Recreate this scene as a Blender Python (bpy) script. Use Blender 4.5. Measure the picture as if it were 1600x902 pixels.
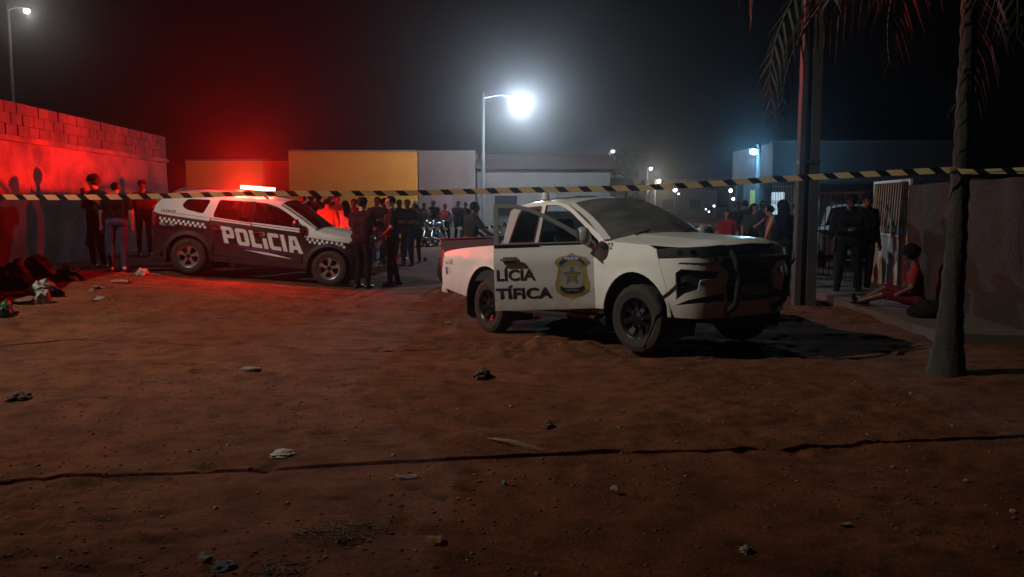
import bpy, bmesh, math, random
import numpy as np
from mathutils import Vector, Matrix
from mathutils.geometry import tessellate_polygon

random.seed(7)
rng = np.random.default_rng(7)
R = math.radians
scene = bpy.context.scene
col = scene.collection
for o in list(bpy.data.objects):
    bpy.data.objects.remove(o)

# ------------------------------------------------------------------ camera
CAM_Z = 1.62
cam = bpy.data.objects.new('camera', bpy.data.cameras.new('camera'))
col.objects.link(cam)
cam.location = (0, 0, CAM_Z)
cam.rotation_euler = (R(90 - 5.71), 0, 0)
cam.data.sensor_width = 36
cam.data.lens = 29.9
cam.data.clip_end = 3000
scene.camera = cam

# ------------------------------------------------------------------ night sky
world = bpy.data.worlds.new('World')
scene.world = world
world.use_nodes = True
wn, wl = world.node_tree.nodes, world.node_tree.links
sky = wn.new('ShaderNodeTexSky')
sky.sky_type = 'NISHITA'
sky.sun_disc = False
sky.sun_elevation = R(-4.0)
sky.sun_rotation = R(200)
hsv = wn.new('ShaderNodeHueSaturation')
hsv.inputs['Saturation'].default_value = 0.25
wl.new(sky.outputs[0], hsv.inputs['Color'])
wl.new(hsv.outputs[0], wn['Background'].inputs[0])
wn['Background'].inputs[1].default_value = 0.0008

# the moon, far below a street lamp in strength
sun = bpy.data.objects.new('moon_light', bpy.data.lights.new('moon_light', 'SUN'))
sun.data.energy = 0.003
sun.data.angle = R(0.5)
sun.data.color = (0.8, 0.88, 1.0)
sun.rotation_euler = (R(38), R(10), R(30))
sun.location = (0, 0, 30)
col.objects.link(sun)

vs = scene.view_settings
vs.view_transform = 'Standard'
vs.look = 'None'
vs.exposure = 0.0
vs.gamma = 1.0
vs.use_curve_mapping = False
scene.cycles.use_denoising = True
scene.cycles.max_bounces = 6
scene.cycles.volume_bounces = 0
scene.cycles.transparent_max_bounces = 12
scene.cycles.sample_clamp_indirect = 3.0
scene.cycles.caustics_reflective = False
scene.cycles.caustics_refractive = False

# ------------------------------------------------------------------ helpers
def link(o):
    col.objects.link(o)
    return o

def tag(o, label, cat, group=None):
    o['label'] = label
    o['category'] = cat
    if group:
        o['group'] = group
    return o

def thing(name, label, cat, loc=(0, 0, 0), rot=(0, 0, 0), group=None):
    o = link(bpy.data.objects.new(name, None))
    o.empty_display_size = 0.2
    o.location = loc
    o.rotation_euler = rot
    return tag(o, label, cat, group)

def finish(name, bm, mat, parent=None, smooth=False, angle=None):
    me = bpy.data.meshes.new(name)
    bm.to_mesh(me)
    bm.free()
    return mesh_obj(name, me, mat, parent, smooth, angle)

def mesh_obj(name, me, mat, parent=None, smooth=False, angle=None):
    if smooth:
        me.polygons.foreach_set('use_smooth', [True] * len(me.polygons))
        if angle:
            me.set_sharp_from_angle(angle=R(angle))
    for m in (mat if isinstance(mat, (list, tuple)) else [mat]):
        me.materials.append(m)
    o = link(bpy.data.objects.new(name, me))
    if parent:
        o.parent = parent
    return o

def structure(o):
    o['kind'] = 'structure'
    return o

def copy_tree(o, parent=None):
    c = o.copy()
    col.objects.link(c)
    c.parent = parent
    for ch in o.children:
        copy_tree(ch, c)
    return c

def box(bm, x0, x1, y0, y1, z0, z1, mi=0):
    v = [bm.verts.new(p) for p in ((x0, y0, z0), (x1, y0, z0), (x1, y1, z0), (x0, y1, z0),
                                   (x0, y0, z1), (x1, y0, z1), (x1, y1, z1), (x0, y1, z1))]
    fs = []
    for q in ((0, 3, 2, 1), (4, 5, 6, 7), (0, 1, 5, 4), (1, 2, 6, 5), (2, 3, 7, 6), (3, 0, 4, 7)):
        f = bm.faces.new([v[i] for i in q])
        f.material_index = mi
        fs.append(f)
    return v

def bevel(bm, w, seg=2):
    bmesh.ops.bevel(bm, geom=list(bm.edges), offset=w, segments=seg, affect='EDGES', profile=0.6, clamp_overlap=True)

def box_obj(name, dims, mat, parent=None, bev=0.0):
    bm = bmesh.new()
    box(bm, *dims)
    if bev:
        bevel(bm, bev)
    return finish(name, bm, mat, parent, bool(bev), 40 if bev else None)

def frame_of(d):
    d = Vector(d).normalized()
    a = Vector((0, 0, 1)) if abs(d.z) < 0.9 else Vector((1, 0, 0))
    u = d.cross(a).normalized()
    return u, d.cross(u).normalized(), d

def tube(bm, pts, rad, n=8, cap=True, mi=0):
    pts = [Vector(p) for p in pts]
    if not isinstance(rad, (list, tuple)):
        rad = [rad] * len(pts)
    rings = []
    for i, p in enumerate(pts):
        d = pts[min(i + 1, len(pts) - 1)] - pts[max(i - 1, 0)]
        u, v, _ = frame_of(d)
        if i and (u.dot(pu) < 0):
            u, v = -u, -v
        pu = u
        rings.append([bm.verts.new(p + (u * math.cos(2 * math.pi * k / n) + v * math.sin(2 * math.pi * k / n)) * rad[i]) for k in range(n)])
    for a, b in zip(rings, rings[1:]):
        for k in range(n):
            f = bm.faces.new((a[k], a[(k + 1) % n], b[(k + 1) % n], b[k]))
            f.material_index = mi
    if cap:
        for r_ in (rings[0], rings[-1]):
            try:
                bm.faces.new(r_).material_index = mi
            except ValueError:
                pass
    return rings

def lathe(bm, prof, n=32, axis='z', centre=(0, 0, 0), mi=0, wob=None):
    """prof: list of (radius, height) revolved about an axis"""
    c = Vector(centre)
    rings = []
    for j, (r_, h) in enumerate(prof):
        ring = []
        for k in range(n):
            a = 2 * math.pi * k / n
            rr = r_ + (wob(j, k) if wob else 0)
            if axis == 'z':
                p = (rr * math.cos(a), rr * math.sin(a), h)
            elif axis == 'y':
                p = (rr * math.cos(a), h, rr * math.sin(a))
            else:
                p = (h, rr * math.cos(a), rr * math.sin(a))
            ring.append(bm.verts.new(c + Vector(p)))
        rings.append(ring)
    for a, b in zip(rings, rings[1:]):
        for k in range(n):
            bm.faces.new((a[k], a[(k + 1) % n], b[(k + 1) % n], b[k])).material_index = mi
    return rings

def recalc(bm):
    bmesh.ops.recalc_face_normals(bm, faces=list(bm.faces))

# -- value noise for terrain and rough surfaces
def _hash(ix, iy, seed):
    n = (ix.astype(np.int64) * 374761393 + iy.astype(np.int64) * 668265263 + seed * 1442695041) & 0x7fffffff
    n = (n ^ (n >> 13)) * 1274126177 & 0x7fffffff
    n = (n ^ (n >> 16)) * 1103515245 & 0x7fffffff
    return (n & 0xffff) / 65535.0

def vnoise(x, y, seed=0):
    x = np.asarray(x, float); y = np.asarray(y, float)
    ix, iy = np.floor(x), np.floor(y)
    fx, fy = x - ix, y - iy
    fx = fx * fx * (3 - 2 * fx); fy = fy * fy * (3 - 2 * fy)
    a = _hash(ix, iy, seed); b = _hash(ix + 1, iy, seed)
    c = _hash(ix, iy + 1, seed); d = _hash(ix + 1, iy + 1, seed)
    return (a * (1 - fx) + b * fx) * (1 - fy) + (c * (1 - fx) + d * fx) * fy - 0.5

def fbm(x, y, octv=4, seed=0):
    s, a = 0, 1.0
    for k in range(octv):
        s = s + a * vnoise(x * 2 ** k + 17.3 * k, y * 2 ** k + 5.1 * k, seed + k)
        a *= 0.5
    return s

# ------------------------------------------------------------------ materials
MATS = {}
def mat(name, c, rough=0.6, metal=0.0, var=None, bump=None, coat=0.0, emit=None, spec=None, coord='Object', sheen=0.0):
    """var=(scale, second colour, contrast); bump=(scale, strength, distance)"""
    if name in MATS:
        return MATS[name]
    m = bpy.data.materials.new(name)
    m.use_nodes = True
    nt = m.node_tree
    b = nt.nodes['Principled BSDF']
    b.inputs['Base Color'].default_value = (*c, 1)
    b.inputs['Roughness'].default_value = rough
    b.inputs['Metallic'].default_value = metal
    if coat:
        b.inputs['Coat Weight'].default_value = coat
        b.inputs['Coat Roughness'].default_value = 0.12
    if spec is not None:
        b.inputs['Specular IOR Level'].default_value = spec
    if sheen:
        b.inputs['Sheen Weight'].default_value = sheen
    if emit:
        b.inputs['Emission Color'].default_value = (*emit[0], 1)
        b.inputs['Emission Strength'].default_value = emit[1]
    tc = None
    if var or bump:
        tc = nt.nodes.new('ShaderNodeNewGeometry' if coord == 'Position' else 'ShaderNodeTexCoord')
    if var:
        n = nt.nodes.new('ShaderNodeTexNoise')
        n.inputs['Scale'].default_value = var[0]
        n.inputs['Detail'].default_value = 6
        n.inputs['Roughness'].default_value = 0.62
        r = nt.nodes.new('ShaderNodeValToRGB')
        k = var[2] if len(var) > 2 else 0.2
        r.color_ramp.elements[0].position = 0.5 - k
        r.color_ramp.elements[1].position = 0.5 + k
        r.color_ramp.elements[0].color = (*c, 1)
        r.color_ramp.elements[1].color = (*var[1], 1)
        nt.links.new(tc.outputs[coord], n.inputs['Vector'])
        nt.links.new(n.outputs['Fac'], r.inputs[0])
        nt.links.new(r.outputs[0], b.inputs['Base Color'])
    if bump:
        n = nt.nodes.new('ShaderNodeTexNoise')
        n.inputs['Scale'].default_value = bump[0]
        n.inputs['Detail'].default_value = 5
        bp = nt.nodes.new('ShaderNodeBump')
        bp.inputs['Strength'].default_value = bump[1]
        bp.inputs['Distance'].default_value = bump[2] if len(bump) > 2 else 0.02
        nt.links.new(tc.outputs[coord], n.inputs['Vector'])
        nt.links.new(n.outputs['Fac'], bp.inputs['Height'])
        nt.links.new(bp.outputs[0], b.inputs['Normal'])
    MATS[name] = m
    return m

def glass(name, tint, gloss=0.06):
    m = bpy.data.materials.new(name)
    m.use_nodes = True
    nt = m.node_tree
    nt.nodes.remove(nt.nodes['Principled BSDF'])
    t = nt.nodes.new('ShaderNodeBsdfTransparent'); t.inputs[0].default_value = (*tint, 1)
    g = nt.nodes.new('ShaderNodeBsdfGlossy'); g.inputs['Roughness'].default_value = 0.04
    g.inputs['Color'].default_value = (0.9, 0.9, 0.9, 1)
    fr = nt.nodes.new('ShaderNodeFresnel'); fr.inputs['IOR'].default_value = 1.45
    mx = nt.nodes.new('ShaderNodeMixShader')
    nt.links.new(fr.outputs[0], mx.inputs[0])
    nt.links.new(t.outputs[0], mx.inputs[1]); nt.links.new(g.outputs[0], mx.inputs[2])
    nt.links.new(mx.outputs[0], nt.nodes['Material Output'].inputs[0])
    return m

def emission(name, c, s):
    m = bpy.data.materials.new(name)
    m.use_nodes = True
    nt = m.node_tree
    nt.nodes.remove(nt.nodes['Principled BSDF'])
    e = nt.nodes.new('ShaderNodeEmission')
    e.inputs[0].default_value = (*c, 1); e.inputs[1].default_value = s
    nt.links.new(e.outputs[0], nt.nodes['Material Output'].inputs[0])
    return m

white_paint = mat('white_paint', (0.80, 0.80, 0.79), 0.30, coat=0.6, var=(2.2, (0.74, 0.73, 0.70), 0.25))
def dusty(m, amount=1.0):
    # road dust sprayed up the lower body in patches
    nt = m.node_tree; b = nt.nodes['Principled BSDF']; L = nt.links
    src = b.inputs['Base Color'].links[0].from_socket if b.inputs['Base Color'].links else None
    tc = nt.nodes.new('ShaderNodeTexCoord'); sx = nt.nodes.new('ShaderNodeSeparateXYZ'); L.new(tc.outputs['Object'], sx.inputs[0])
    n = nt.nodes.new('ShaderNodeTexNoise'); n.inputs['Scale'].default_value = 5; n.inputs['Detail'].default_value = 8; n.inputs['Roughness'].default_value = .7
    L.new(tc.outputs['Object'], n.inputs['Vector'])
    mr = nt.nodes.new('ShaderNodeMapRange'); mr.inputs[1].default_value = .85; mr.inputs[2].default_value = .38; mr.inputs[4].default_value = amount; L.new(sx.outputs[2], mr.inputs[0])
    ad = nt.nodes.new('ShaderNodeMath'); ad.operation = 'MULTIPLY'; L.new(mr.outputs[0], ad.inputs[0]); L.new(n.outputs['Fac'], ad.inputs[1])
    mx = nt.nodes.new('ShaderNodeMix'); mx.data_type = 'RGBA'; L.new(ad.outputs[0], mx.inputs[0])
    if src: L.new(src, mx.inputs[6])
    else: mx.inputs[6].default_value = b.inputs['Base Color'].default_value
    mx.inputs[7].default_value = (.20, .09, .05, 1)
    L.new(mx.outputs[2], b.inputs['Base Color'])
    rr = nt.nodes.new('ShaderNodeMapRange'); rr.inputs[3].default_value = b.inputs['Roughness'].default_value; rr.inputs[4].default_value = .9
    L.new(ad.outputs[0], rr.inputs[0]); L.new(rr.outputs[0], b.inputs['Roughness'])
dusty(white_paint)
black_paint = mat('black_paint', (0.010, 0.011, 0.016), 0.3, coat=0.6)
dusty(black_paint, .3)
black_plastic = mat('black_plastic', (0.016, 0.016, 0.017), 0.55, bump=(220, 0.15, 0.002))
gloss_black = mat('gloss_black', (0.006, 0.006, 0.007), 0.14)
rubber = mat('rubber', (0.017, 0.016, 0.015), 0.85, var=(9, (0.05, 0.033, 0.024), 0.25))
alloy = mat('alloy', (0.62, 0.62, 0.63), 0.28, 0.85)
chrome = mat('chrome', (0.55, 0.55, 0.55), 0.15, 1.0)
steel_black = mat('steel_black', (0.014, 0.014, 0.015), 0.32, 0.4)
decal_black = mat('decal_black', (0.02, 0.02, 0.022), 0.5)
decal_white = mat('decal_white', (0.78, 0.77, 0.75), 0.45)
decal_grey = mat('decal_grey', (0.35, 0.35, 0.36), 0.5)
decal_blue = mat('decal_blue', (0.03, 0.05, 0.28), 0.5)
decal_gold = mat('decal_gold', (0.40, 0.33, 0.12), 0.5, var=(14, (0.32, 0.25, 0.08), 0.2))
decal_dark = mat('decal_dark', (0.20, 0.17, 0.12), 0.5)
decal_purple = mat('decal_purple', (0.16, 0.04, 0.26), 0.5)
tail_red = mat('tail_red', (0.42, 0.012, 0.015), 0.15, coat=0.8)
lens_clear = mat('lens_clear', (0.06, 0.062, 0.068), 0.1, 0.2, coat=0.7)
seat_fabric = mat('seat_fabric', (0.03, 0.03, 0.032), 0.9)
headliner = mat('headliner', (0.22, 0.21, 0.2), 0.9)
glass_dark = glass('glass_dark', (0.10, 0.11, 0.11))
def dust_flare_film(m, c, f):  # pale film mixed into the glass: dust plus the lens flare veil
    nt = m.node_tree; out = nt.nodes['Material Output']; src = out.inputs[0].links[0].from_socket
    d = nt.nodes.new('ShaderNodeBsdfDiffuse'); d.inputs[0].default_value = (*c, 1)
    n = nt.nodes.new('ShaderNodeTexNoise'); n.inputs['Scale'].default_value = 3.5; n.inputs['Detail'].default_value = 6
    mr = nt.nodes.new('ShaderNodeMapRange'); mr.inputs[1].default_value = .3; mr.inputs[2].default_value = .7; mr.inputs[3].default_value = f * .4; mr.inputs[4].default_value = f
    mx = nt.nodes.new('ShaderNodeMixShader')
    nt.links.new(n.outputs['Fac'], mr.inputs[0]); nt.links.new(mr.outputs[0], mx.inputs[0]); nt.links.new(src, mx.inputs[1]); nt.links.new(d.outputs[0], mx.inputs[2]); nt.links.new(mx.outputs[0], out.inputs[0])
    return m
screen_glass = dust_flare_film(glass('screen_glass', (0.14, 0.15, 0.15)), (.5, .5, .48), .26)
glass_clear = glass('glass_clear', (0.55, 0.57, 0.57))
# lamp strengths and air, tuned together with the exposure above
KEY_POWER = 6000.0
RED_POWER = 6800.0
HAZE, HAZE_G = 0.0017, 0.935
# ================================================================== terrain
def sstep(t):
    t = np.clip(t, 0, 1)
    return t * t * (3 - 2 * t)

def broad(x, y):
    x = np.asarray(x, float); y = np.asarray(y, float)
    h = 0.46 * np.clip((-x - 2.8) / 6.0, 0, 1) * sstep((y - 8) / 6.0) * (1 - sstep((y - 26) / 12.0))
    h = h - 0.17 * np.exp(-((x + 0.3) ** 2 + (y - 11.9) ** 2) / (2 * 1.35 ** 2))
    return h

def gz(x, y):
    return float(broad(x, y))

def terrain(x, y):
    h = broad(x, y)
    near = np.exp(-np.maximum(y - 14, 0) / 10.0) * (np.abs(x) < 40)
    h = h + 0.024 * fbm(x * 0.55, y * 0.55, 3, 3) * near
    h = h + 0.011 * fbm(x * 2.1 + 3, y * 2.9, 3, 11) * near
    # kicked up clods: ridged, only in patches
    patch = sstep((fbm(x * 0.42 + 9, y * 0.5, 3, 23) + 0.10) * 4.0)
    rough = fbm(x * 7.0, y * 9.0, 3, 31)
    h = h + (0.006 + 0.022 * patch) * rough * near
    h = h + 0.020 * patch * np.abs(vnoise(x * 14, y * 18, 41)) * near
    # footprints and pock marks
    d = vnoise(x * 5.3, y * 6.6, 57)
    h = h - 0.022 * sstep((d - 0.28) * 7) * near
    # old wheel ruts: two families of shallow troughs
    for (ax, ay, c, w, dep) in ((0.32, 1.0, 6.1, 0.2, 0.014), (0.32, 1.0, 7.7, 0.2, 0.016), (0.10, 1.0, 10.6, 0.2, 0.035),
                                (0.10, 1.0, 12.2, 0.2, 0.035), (-0.02, 1.0, 13.6, 0.22, 0.04), (0.25, 1.0, 3.9, 0.2, 0.015)):
        dd = ax * x + ay * y - c + 0.25 * vnoise(x * 0.3, y * 0.1, 71)
        h = h - dep * np.exp(-(dd / w) ** 2) * near + 0.4 * dep * np.exp(-((np.abs(dd) - 2.1 * w) / (0.7 * w)) ** 2) * near
    # the churned bank beside the pickup
    h = h + 0.07 * np.exp(-(((x - 0.2) / 1.1) ** 2 + ((y - 9.6) / 0.5) ** 2)) * (1 + 1.4 * rough)
    h = h - 0.05 * np.exp(-(((x - 1.35) / 0.5) ** 2 + ((y - 9.3) / 0.5) ** 2))
    return h

def tz(x, y):
    return float(terrain(np.array([x]), np.array([y]))[0])

def build_ground():
    xs = np.concatenate([-np.geomspace(520, 11.0, 36)[:-1], np.arange(-11.0, 9.0, 0.036), np.geomspace(9.0, 520, 38)])
    ys = [-60, -30, -12, -4, 0, 1.0, 1.8]
    y = 2.2
    while y < 30:
        ys.append(y)
        y += max(0.022, 0.0042 * y)
    ys = np.array(list(ys) + list(np.geomspace(30, 1400, 60)))
    nx, ny = len(xs), len(ys)
    X, Y = np.meshgrid(xs, ys)
    Z = terrain(X, Y)
    co = np.stack([X, Y, Z], -1).reshape(-1, 3)
    i = np.arange(nx * ny).reshape(ny, nx)
    q = np.stack([i[:-1, :-1], i[:-1, 1:], i[1:, 1:], i[1:, :-1]], -1).reshape(-1, 4)
    me = bpy.data.meshes.new('ground')
    me.vertices.add(len(co)); me.vertices.foreach_set('co', co.ravel())
    me.loops.add(q.size); me.loops.foreach_set('vertex_index', q.ravel())
    me.polygons.add(len(q)); me.polygons.foreach_set('loop_start', np.arange(0, q.size, 4))
    me.update(calc_edges=True)
    m = bpy.data.materials.new('red_earth')
    m.use_nodes = True
    nt = m.node_tree; b = nt.nodes['Principled BSDF']
    b.inputs['Roughness'].default_value = 0.95
    b.inputs['Specular IOR Level'].default_value = 0.15
    tc = nt.nodes.new('ShaderNodeTexCoord')
    def noise(sc, det=6, rgh=0.6):
        n = nt.nodes.new('ShaderNodeTexNoise'); n.inputs['Scale'].default_value = sc
        n.inputs['Detail'].default_value = det; n.inputs['Roughness'].default_value = rgh
        nt.links.new(tc.outputs['Object'], n.inputs['Vector']); return n
    def ramp(n, p0, c0, p1, c1):
        r = nt.nodes.new('ShaderNodeValToRGB')
        r.color_ramp.elements[0].position = p0; r.color_ramp.elements[0].color = (*c0, 1)
        r.color_ramp.elements[1].position = p1; r.color_ramp.elements[1].color = (*c1, 1)
        nt.links.new(n.outputs['Fac'], r.inputs[0]); return r
    base = ramp(noise(0.8, 8, 0.65), 0.30, (0.126, 0.048, 0.023), 0.70, (0.212, 0.082, 0.040))
    dark = ramp(noise(3.1, 8, 0.7), 0.40, (0.42, 0.42, 0.44), 0.58, (1, 1, 1))
    fine = ramp(noise(46, 5, 0.7), 0.25, (0.55, 0.55, 0.57), 0.75, (1.25, 1.22, 1.2))
    mu = nt.nodes.new('ShaderNodeMix'); mu.data_type = 'RGBA'; mu.blend_type = 'MULTIPLY'; mu.inputs[0].default_value = 0.75
    nt.links.new(base.outputs[0], mu.inputs[6]); nt.links.new(dark.outputs[0], mu.inputs[7])
    mv = nt.nodes.new('ShaderNodeMix'); mv.data_type = 'RGBA'; mv.blend_type = 'MULTIPLY'; mv.inputs[0].default_value = 1.0
    nt.links.new(mu.outputs[2], mv.inputs[6]); nt.links.new(fine.outputs[0], mv.inputs[7])
    nt.links.new(mv.outputs[2], b.inputs['Base Color'])
    bp = nt.nodes.new('ShaderNodeBump'); bp.inputs['Strength'].default_value = 0.8; bp.inputs['Distance'].default_value = 0.02
    nt.links.new(noise(38, 8, 0.7).outputs['Fac'], bp.inputs['Height'])
    nt.links.new(bp.outputs[0], b.inputs['Normal'])
    o = mesh_obj('ground', me, m, smooth=True)
    return structure(o)
build_ground()

# ================================================================== left block wall
plaster_old = mat('plaster_old', (0.014, 0.010, 0.008), 0.92, var=(0.9, (0.066, 0.043, 0.035), 0.09), bump=(14, 0.5, 0.03))
block_grey = mat('block_grey', (0.030, 0.023, 0.019), 0.95, var=(1.3, (0.006, 0.005, 0.004), 0.09), bump=(60, 0.4, 0.006), coord='Position')
mortar = mat('mortar', (0.014, 0.012, 0.011), 0.95)

def rough_slab(name, p0, p1, z0f, z1, thick, mt, parent, amp=0.03, seed=1, res=0.12):
    """plastered masonry slab from p0 to p1 (plan), one face uneven towards the yard (right of p0->p1 is the yard side)"""
    p0, p1 = Vector(p0), Vector(p1)
    L = (p1 - p0).length
    t = (p1 - p0) / L
    nrm = Vector((t.y, -t.x))
    nu, nv = max(2, int(L / res)), max(2, int(2.0 / res))
    bm = bmesh.new()
    grid = []
    for j in range(nv + 1):
        row = []
        for i in range(nu + 1):
            u = L * i / nu
            p = p0 + t * u
            z0 = z0f(p.x, p.y)
            z = z0 + (z1 - z0) * j / nv
            k = amp * float(fbm(np.array([u * 2.2]), np.array([z * 2.2]), 4, seed)[0])
            if j == nv:
                z += 0.5 * amp * float(vnoise(np.array([u * 1.7]), np.array([3.0]), seed)[0])
            q = p + nrm * k
            row.append(bm.verts.new((q.x, q.y, z)))
        grid.append(row)
    back = []
    for i in range(nu + 1):
        p = p0 + t * (L * i / nu) - nrm * thick
        back.append((bm.verts.new((p.x, p.y, z0f(p.x, p.y))), bm.verts.new((p.x, p.y, z1))))
    for j in range(nv):
        for i in range(nu):
            bm.faces.new((grid[j][i], grid[j][i + 1], grid[j + 1][i + 1], grid[j + 1][i]))
    for i in range(nu):
        bm.faces.new((grid[nv][i], grid[nv][i + 1], back[i + 1][1], back[i][1]))
        bm.faces.new((back[i + 1][0], back[i][0], back[i][1], back[i + 1][1]))
    for i in (0, nu):
        bm.faces.new([grid[j][i] for j in range(nv + 1)] + [back[i][1], back[i][0]])
    recalc(bm)
    return finish(name, bm, mt, parent, True, 50)

WL0, WL1 = Vector((-8.35, 9.6)), Vector((-9.25, 23.0))     # yard face of the wall
wall = thing('block_wall', 'tall plastered yard wall topped with bare concrete blocks, lit red', 'wall', (0, 0, 0))
LEDGE = 2.80
rough_slab('plaster', WL0, WL1, lambda x, y: gz(x, y) - 0.15, LEDGE - 0.10, 0.20, plaster_old, wall, 0.05, 5)
tw = (WL1 - WL0).normalized(); nw = Vector((tw.y, -tw.x)); Lw = (WL1 - WL0).length
angw = math.atan2(tw.y, tw.x)
beam = box_obj('beam', (0, Lw, -0.01, 0.24, 0, 0.10), plaster_old, wall, 0.012)
beam.location = (WL0.x + nw.x * 0.05, WL0.y + nw.y * 0.05, LEDGE - 0.10)
beam.rotation_euler = (0, 0, angw)
bm = bmesh.new(); box(bm, -0.190, 0.190, -0.07, 0.07, -0.092, 0.092); bevel(bm, 0.006, 1)
bmesh.ops.recalc_face_normals(bm, faces=list(bm.faces))
block_me = bpy.data.meshes.new('block'); bm.to_mesh(block_me); bm.free(); block_me.materials.append(block_grey)
core = box_obj('mortar_core', (0, Lw, 0.012, 0.12, 0, 0.585), mortar, wall)
core.location = (WL0.x + nw.x * 0.0, WL0.y + nw.y * 0.0, LEDGE); core.rotation_euler = (0, 0, angw)
for c in range(3):
    off = 0.2 if c % 2 else 0.0
    n = int((Lw - off) / 0.4)
    for i in range(n):
        b_ = link(bpy.data.objects.new('block', block_me)); b_.parent = wall
        p = WL0 + tw * (off + 0.2 + i * 0.4) - nw * (0.06 + random.uniform(-0.012, 0.008))
        b_.location = (p.x, p.y, LEDGE + 0.098 + c * 0.196 + random.uniform(-0.003, 0.003))
        b_.rotation_euler = (random.uniform(-.012, .012), random.uniform(-.012, .012), angw + random.uniform(-.02, .02))

# ================================================================== houses across the street
yellow = mat('yellow_plaster', (0.39, 0.19, 0.018), 0.9, var=(0.9, (0.31, 0.145, 0.015), 0.25), bump=(20, 0.2, 0.01))
cream = mat('cream_plaster', (0.52, 0.27, 0.045), 0.9, var=(0.8, (0.42, 0.20, 0.035), 0.25), bump=(20, 0.2, 0.01))
grey_pl = mat('grey_plaster', (0.10, 0.08, 0.07), 0.92, var=(0.7, (0.06, 0.05, 0.045), 0.25), bump=(18, 0.3, 0.02))
pale_pl = mat('pale_plaster', (0.12, 0.115, 0.105), 0.9, var=(1.2, (0.07, 0.066, 0.06), 0.25))
teal_pl = mat('teal_plaster', (0.14, 0.27, 0.27), 0.9, var=(1.0, (0.10, 0.20, 0.20), 0.25))
cap_stone = mat('cap_stone', (0.13, 0.12, 0.11), 0.9, var=(2, (0.08, 0.075, 0.07), 0.2))
roof_tile = mat('roof_tile', (0.09, 0.045, 0.035), 0.9, var=(3, (0.05, 0.028, 0.022), 0.2))
door_metal = mat('door_metal', (0.10, 0.10, 0.10), 0.5, 0.3)
window_dark = mat('window_dark', (0.015, 0.017, 0.02), 0.1)

def house(label, x0, x1, y, depth, h, wm, cap=True, doors=(), wins=(), roof=None, name='house'):
    """street house with its front face at y; doors/wins are (x centre, width, z0, z1)"""
    t = thing(name, label, 'house', ((x0 + x1) / 2, y, 0))
    cx = (x0 + x1) / 2
    w = (x1 - x0) / 2
    bm = bmesh.new(); box(bm, -w, w, 0, depth, -0.3, h)
    finish('wall', bm, wm, t)
    if cap:
        box_obj('coping', (-w - 0.04, w + 0.04, -0.05, 0.2, h, h + 0.07), cap_stone, t)
    if roof:
        bm = bmesh.new()
        zs = h + roof
        v = [bm.verts.new(p) for p in ((-w - .3, -.4, h), (w + .3, -.4, h), (w + .3, depth + .4, h), (-w - .3, depth + .4, h),
                                       (-w - .3, depth / 2, zs), (w + .3, depth / 2, zs))]
        for q in ((0, 1, 5, 4), (2, 3, 4, 5), (1, 2, 5), (3, 0, 4), (3, 2, 1, 0)):
            bm.faces.new([v[i] for i in q])
        finish('roof', bm, roof_tile, t)
    for (dx, dw, z0, z1) in doors:
        d = box_obj('door', (dx - cx - dw / 2, dx - cx + dw / 2, -0.04, 0.02, z0, z1), door_metal, t)
        box_obj('handle', (dx - cx + dw / 2 - 0.14, dx - cx + dw / 2 - 0.09, -0.09, -0.041, 1.0, 1.14), chrome, d)
    for (dx, dw, z0, z1) in wins:
        f = box_obj('window', (dx - cx - dw / 2 - .06, dx - cx + dw / 2 + .06, -0.05, 0.02, z0 - .06, z1 + .06), cap_stone, t)
        box_obj('pane', (dx - cx - dw / 2, dx - cx + dw / 2, -0.058, -0.046, z0, z1), window_dark, f)
    return t

house('low yellow plastered wall front directly behind the patrol car roof', -15.4, -10.45, 40.5, 0.5, 3.62, cream, name='yard_wall')
house('bright yellow blank house wall behind the crowd', -10.4, -4.45, 40.0, 7.0, 4.02, yellow)
house('dim grey plastered house right of the yellow wall', -4.4, -1.75, 40.4, 7.0, 4.02, grey_pl,
      doors=((-3.3, 1.0, 0.0, 2.15),))
house('pale house front standing below the brightest lamp', -1.7, 4.8, 42.0, 6.0, 3.3, pale_pl, doors=((1.8, 0.95, 0, 2.1),),
      wins=((-0.3, 1.1, 1.0, 2.0), (3.6, 1.0, 1.0, 2.0)), roof=0.9)
house('far low tiled house left of the green tree', 6.2, 13.0, 92, 7, 3.2, grey_pl, cap=False, roof=1.3, wins=((8.0, 1.2, 1, 2.1), (11, 1.2, 1, 2.1)))
house('far tiled house at the end of the street', 15.5, 23.0, 96, 8, 3.2, pale_pl, cap=False, roof=1.2, wins=((17.5, 1.2, 1, 2.1), (20.6, 1.2, 1, 2.1)))
house('far grey house behind the blue street lamp', 20.5, 29, 72, 8, 3.3, grey_pl, cap=False, roof=1.1, wins=((23, 1.2, 1, 2.1),))

# the shop on the right with a lit grilled opening
shop_lit = emission('shop_light', (0.62, 0.86, 1.0), 0.75)
shop_wall = mat('shop_wall', (0.08, 0.076, 0.07), 0.9, var=(0.8, (0.05, 0.047, 0.044), 0.3), bump=(16, 0.25, 0.02))
yellow_iron = mat('yellow_iron', (0.55, 0.42, 0.10), 0.5, 0.1)
SY = 27.5
shop = thing('corner_shop', 'flat roofed corner shop with lit yellow grille and blank upper wall', 'shop', (11.0, SY, 0))
def sb(name, x0, x1, y0, y1, z0, z1, m, parent=shop, bev=0):
    return box_obj(name, (x0 - 11, x1 - 11, y0 - SY, y1 - SY, z0, z1), m, parent, bev)
sb('wall', 8.35, 14.6, SY, SY + 5, 2.42, 3.55, shop_wall)
sb('coping', 8.3, 14.65, SY - .05, SY + .16, 3.55, 3.62, pale_pl)
sb('canopy_slab', 7.9, 14.8, SY - 0.9, SY - 0.01, 2.30, 2.41, cap_stone)
sb('pier', 7.6, 8.42, SY + .3, SY + .6, -.2, 2.29, shop_wall)
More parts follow.
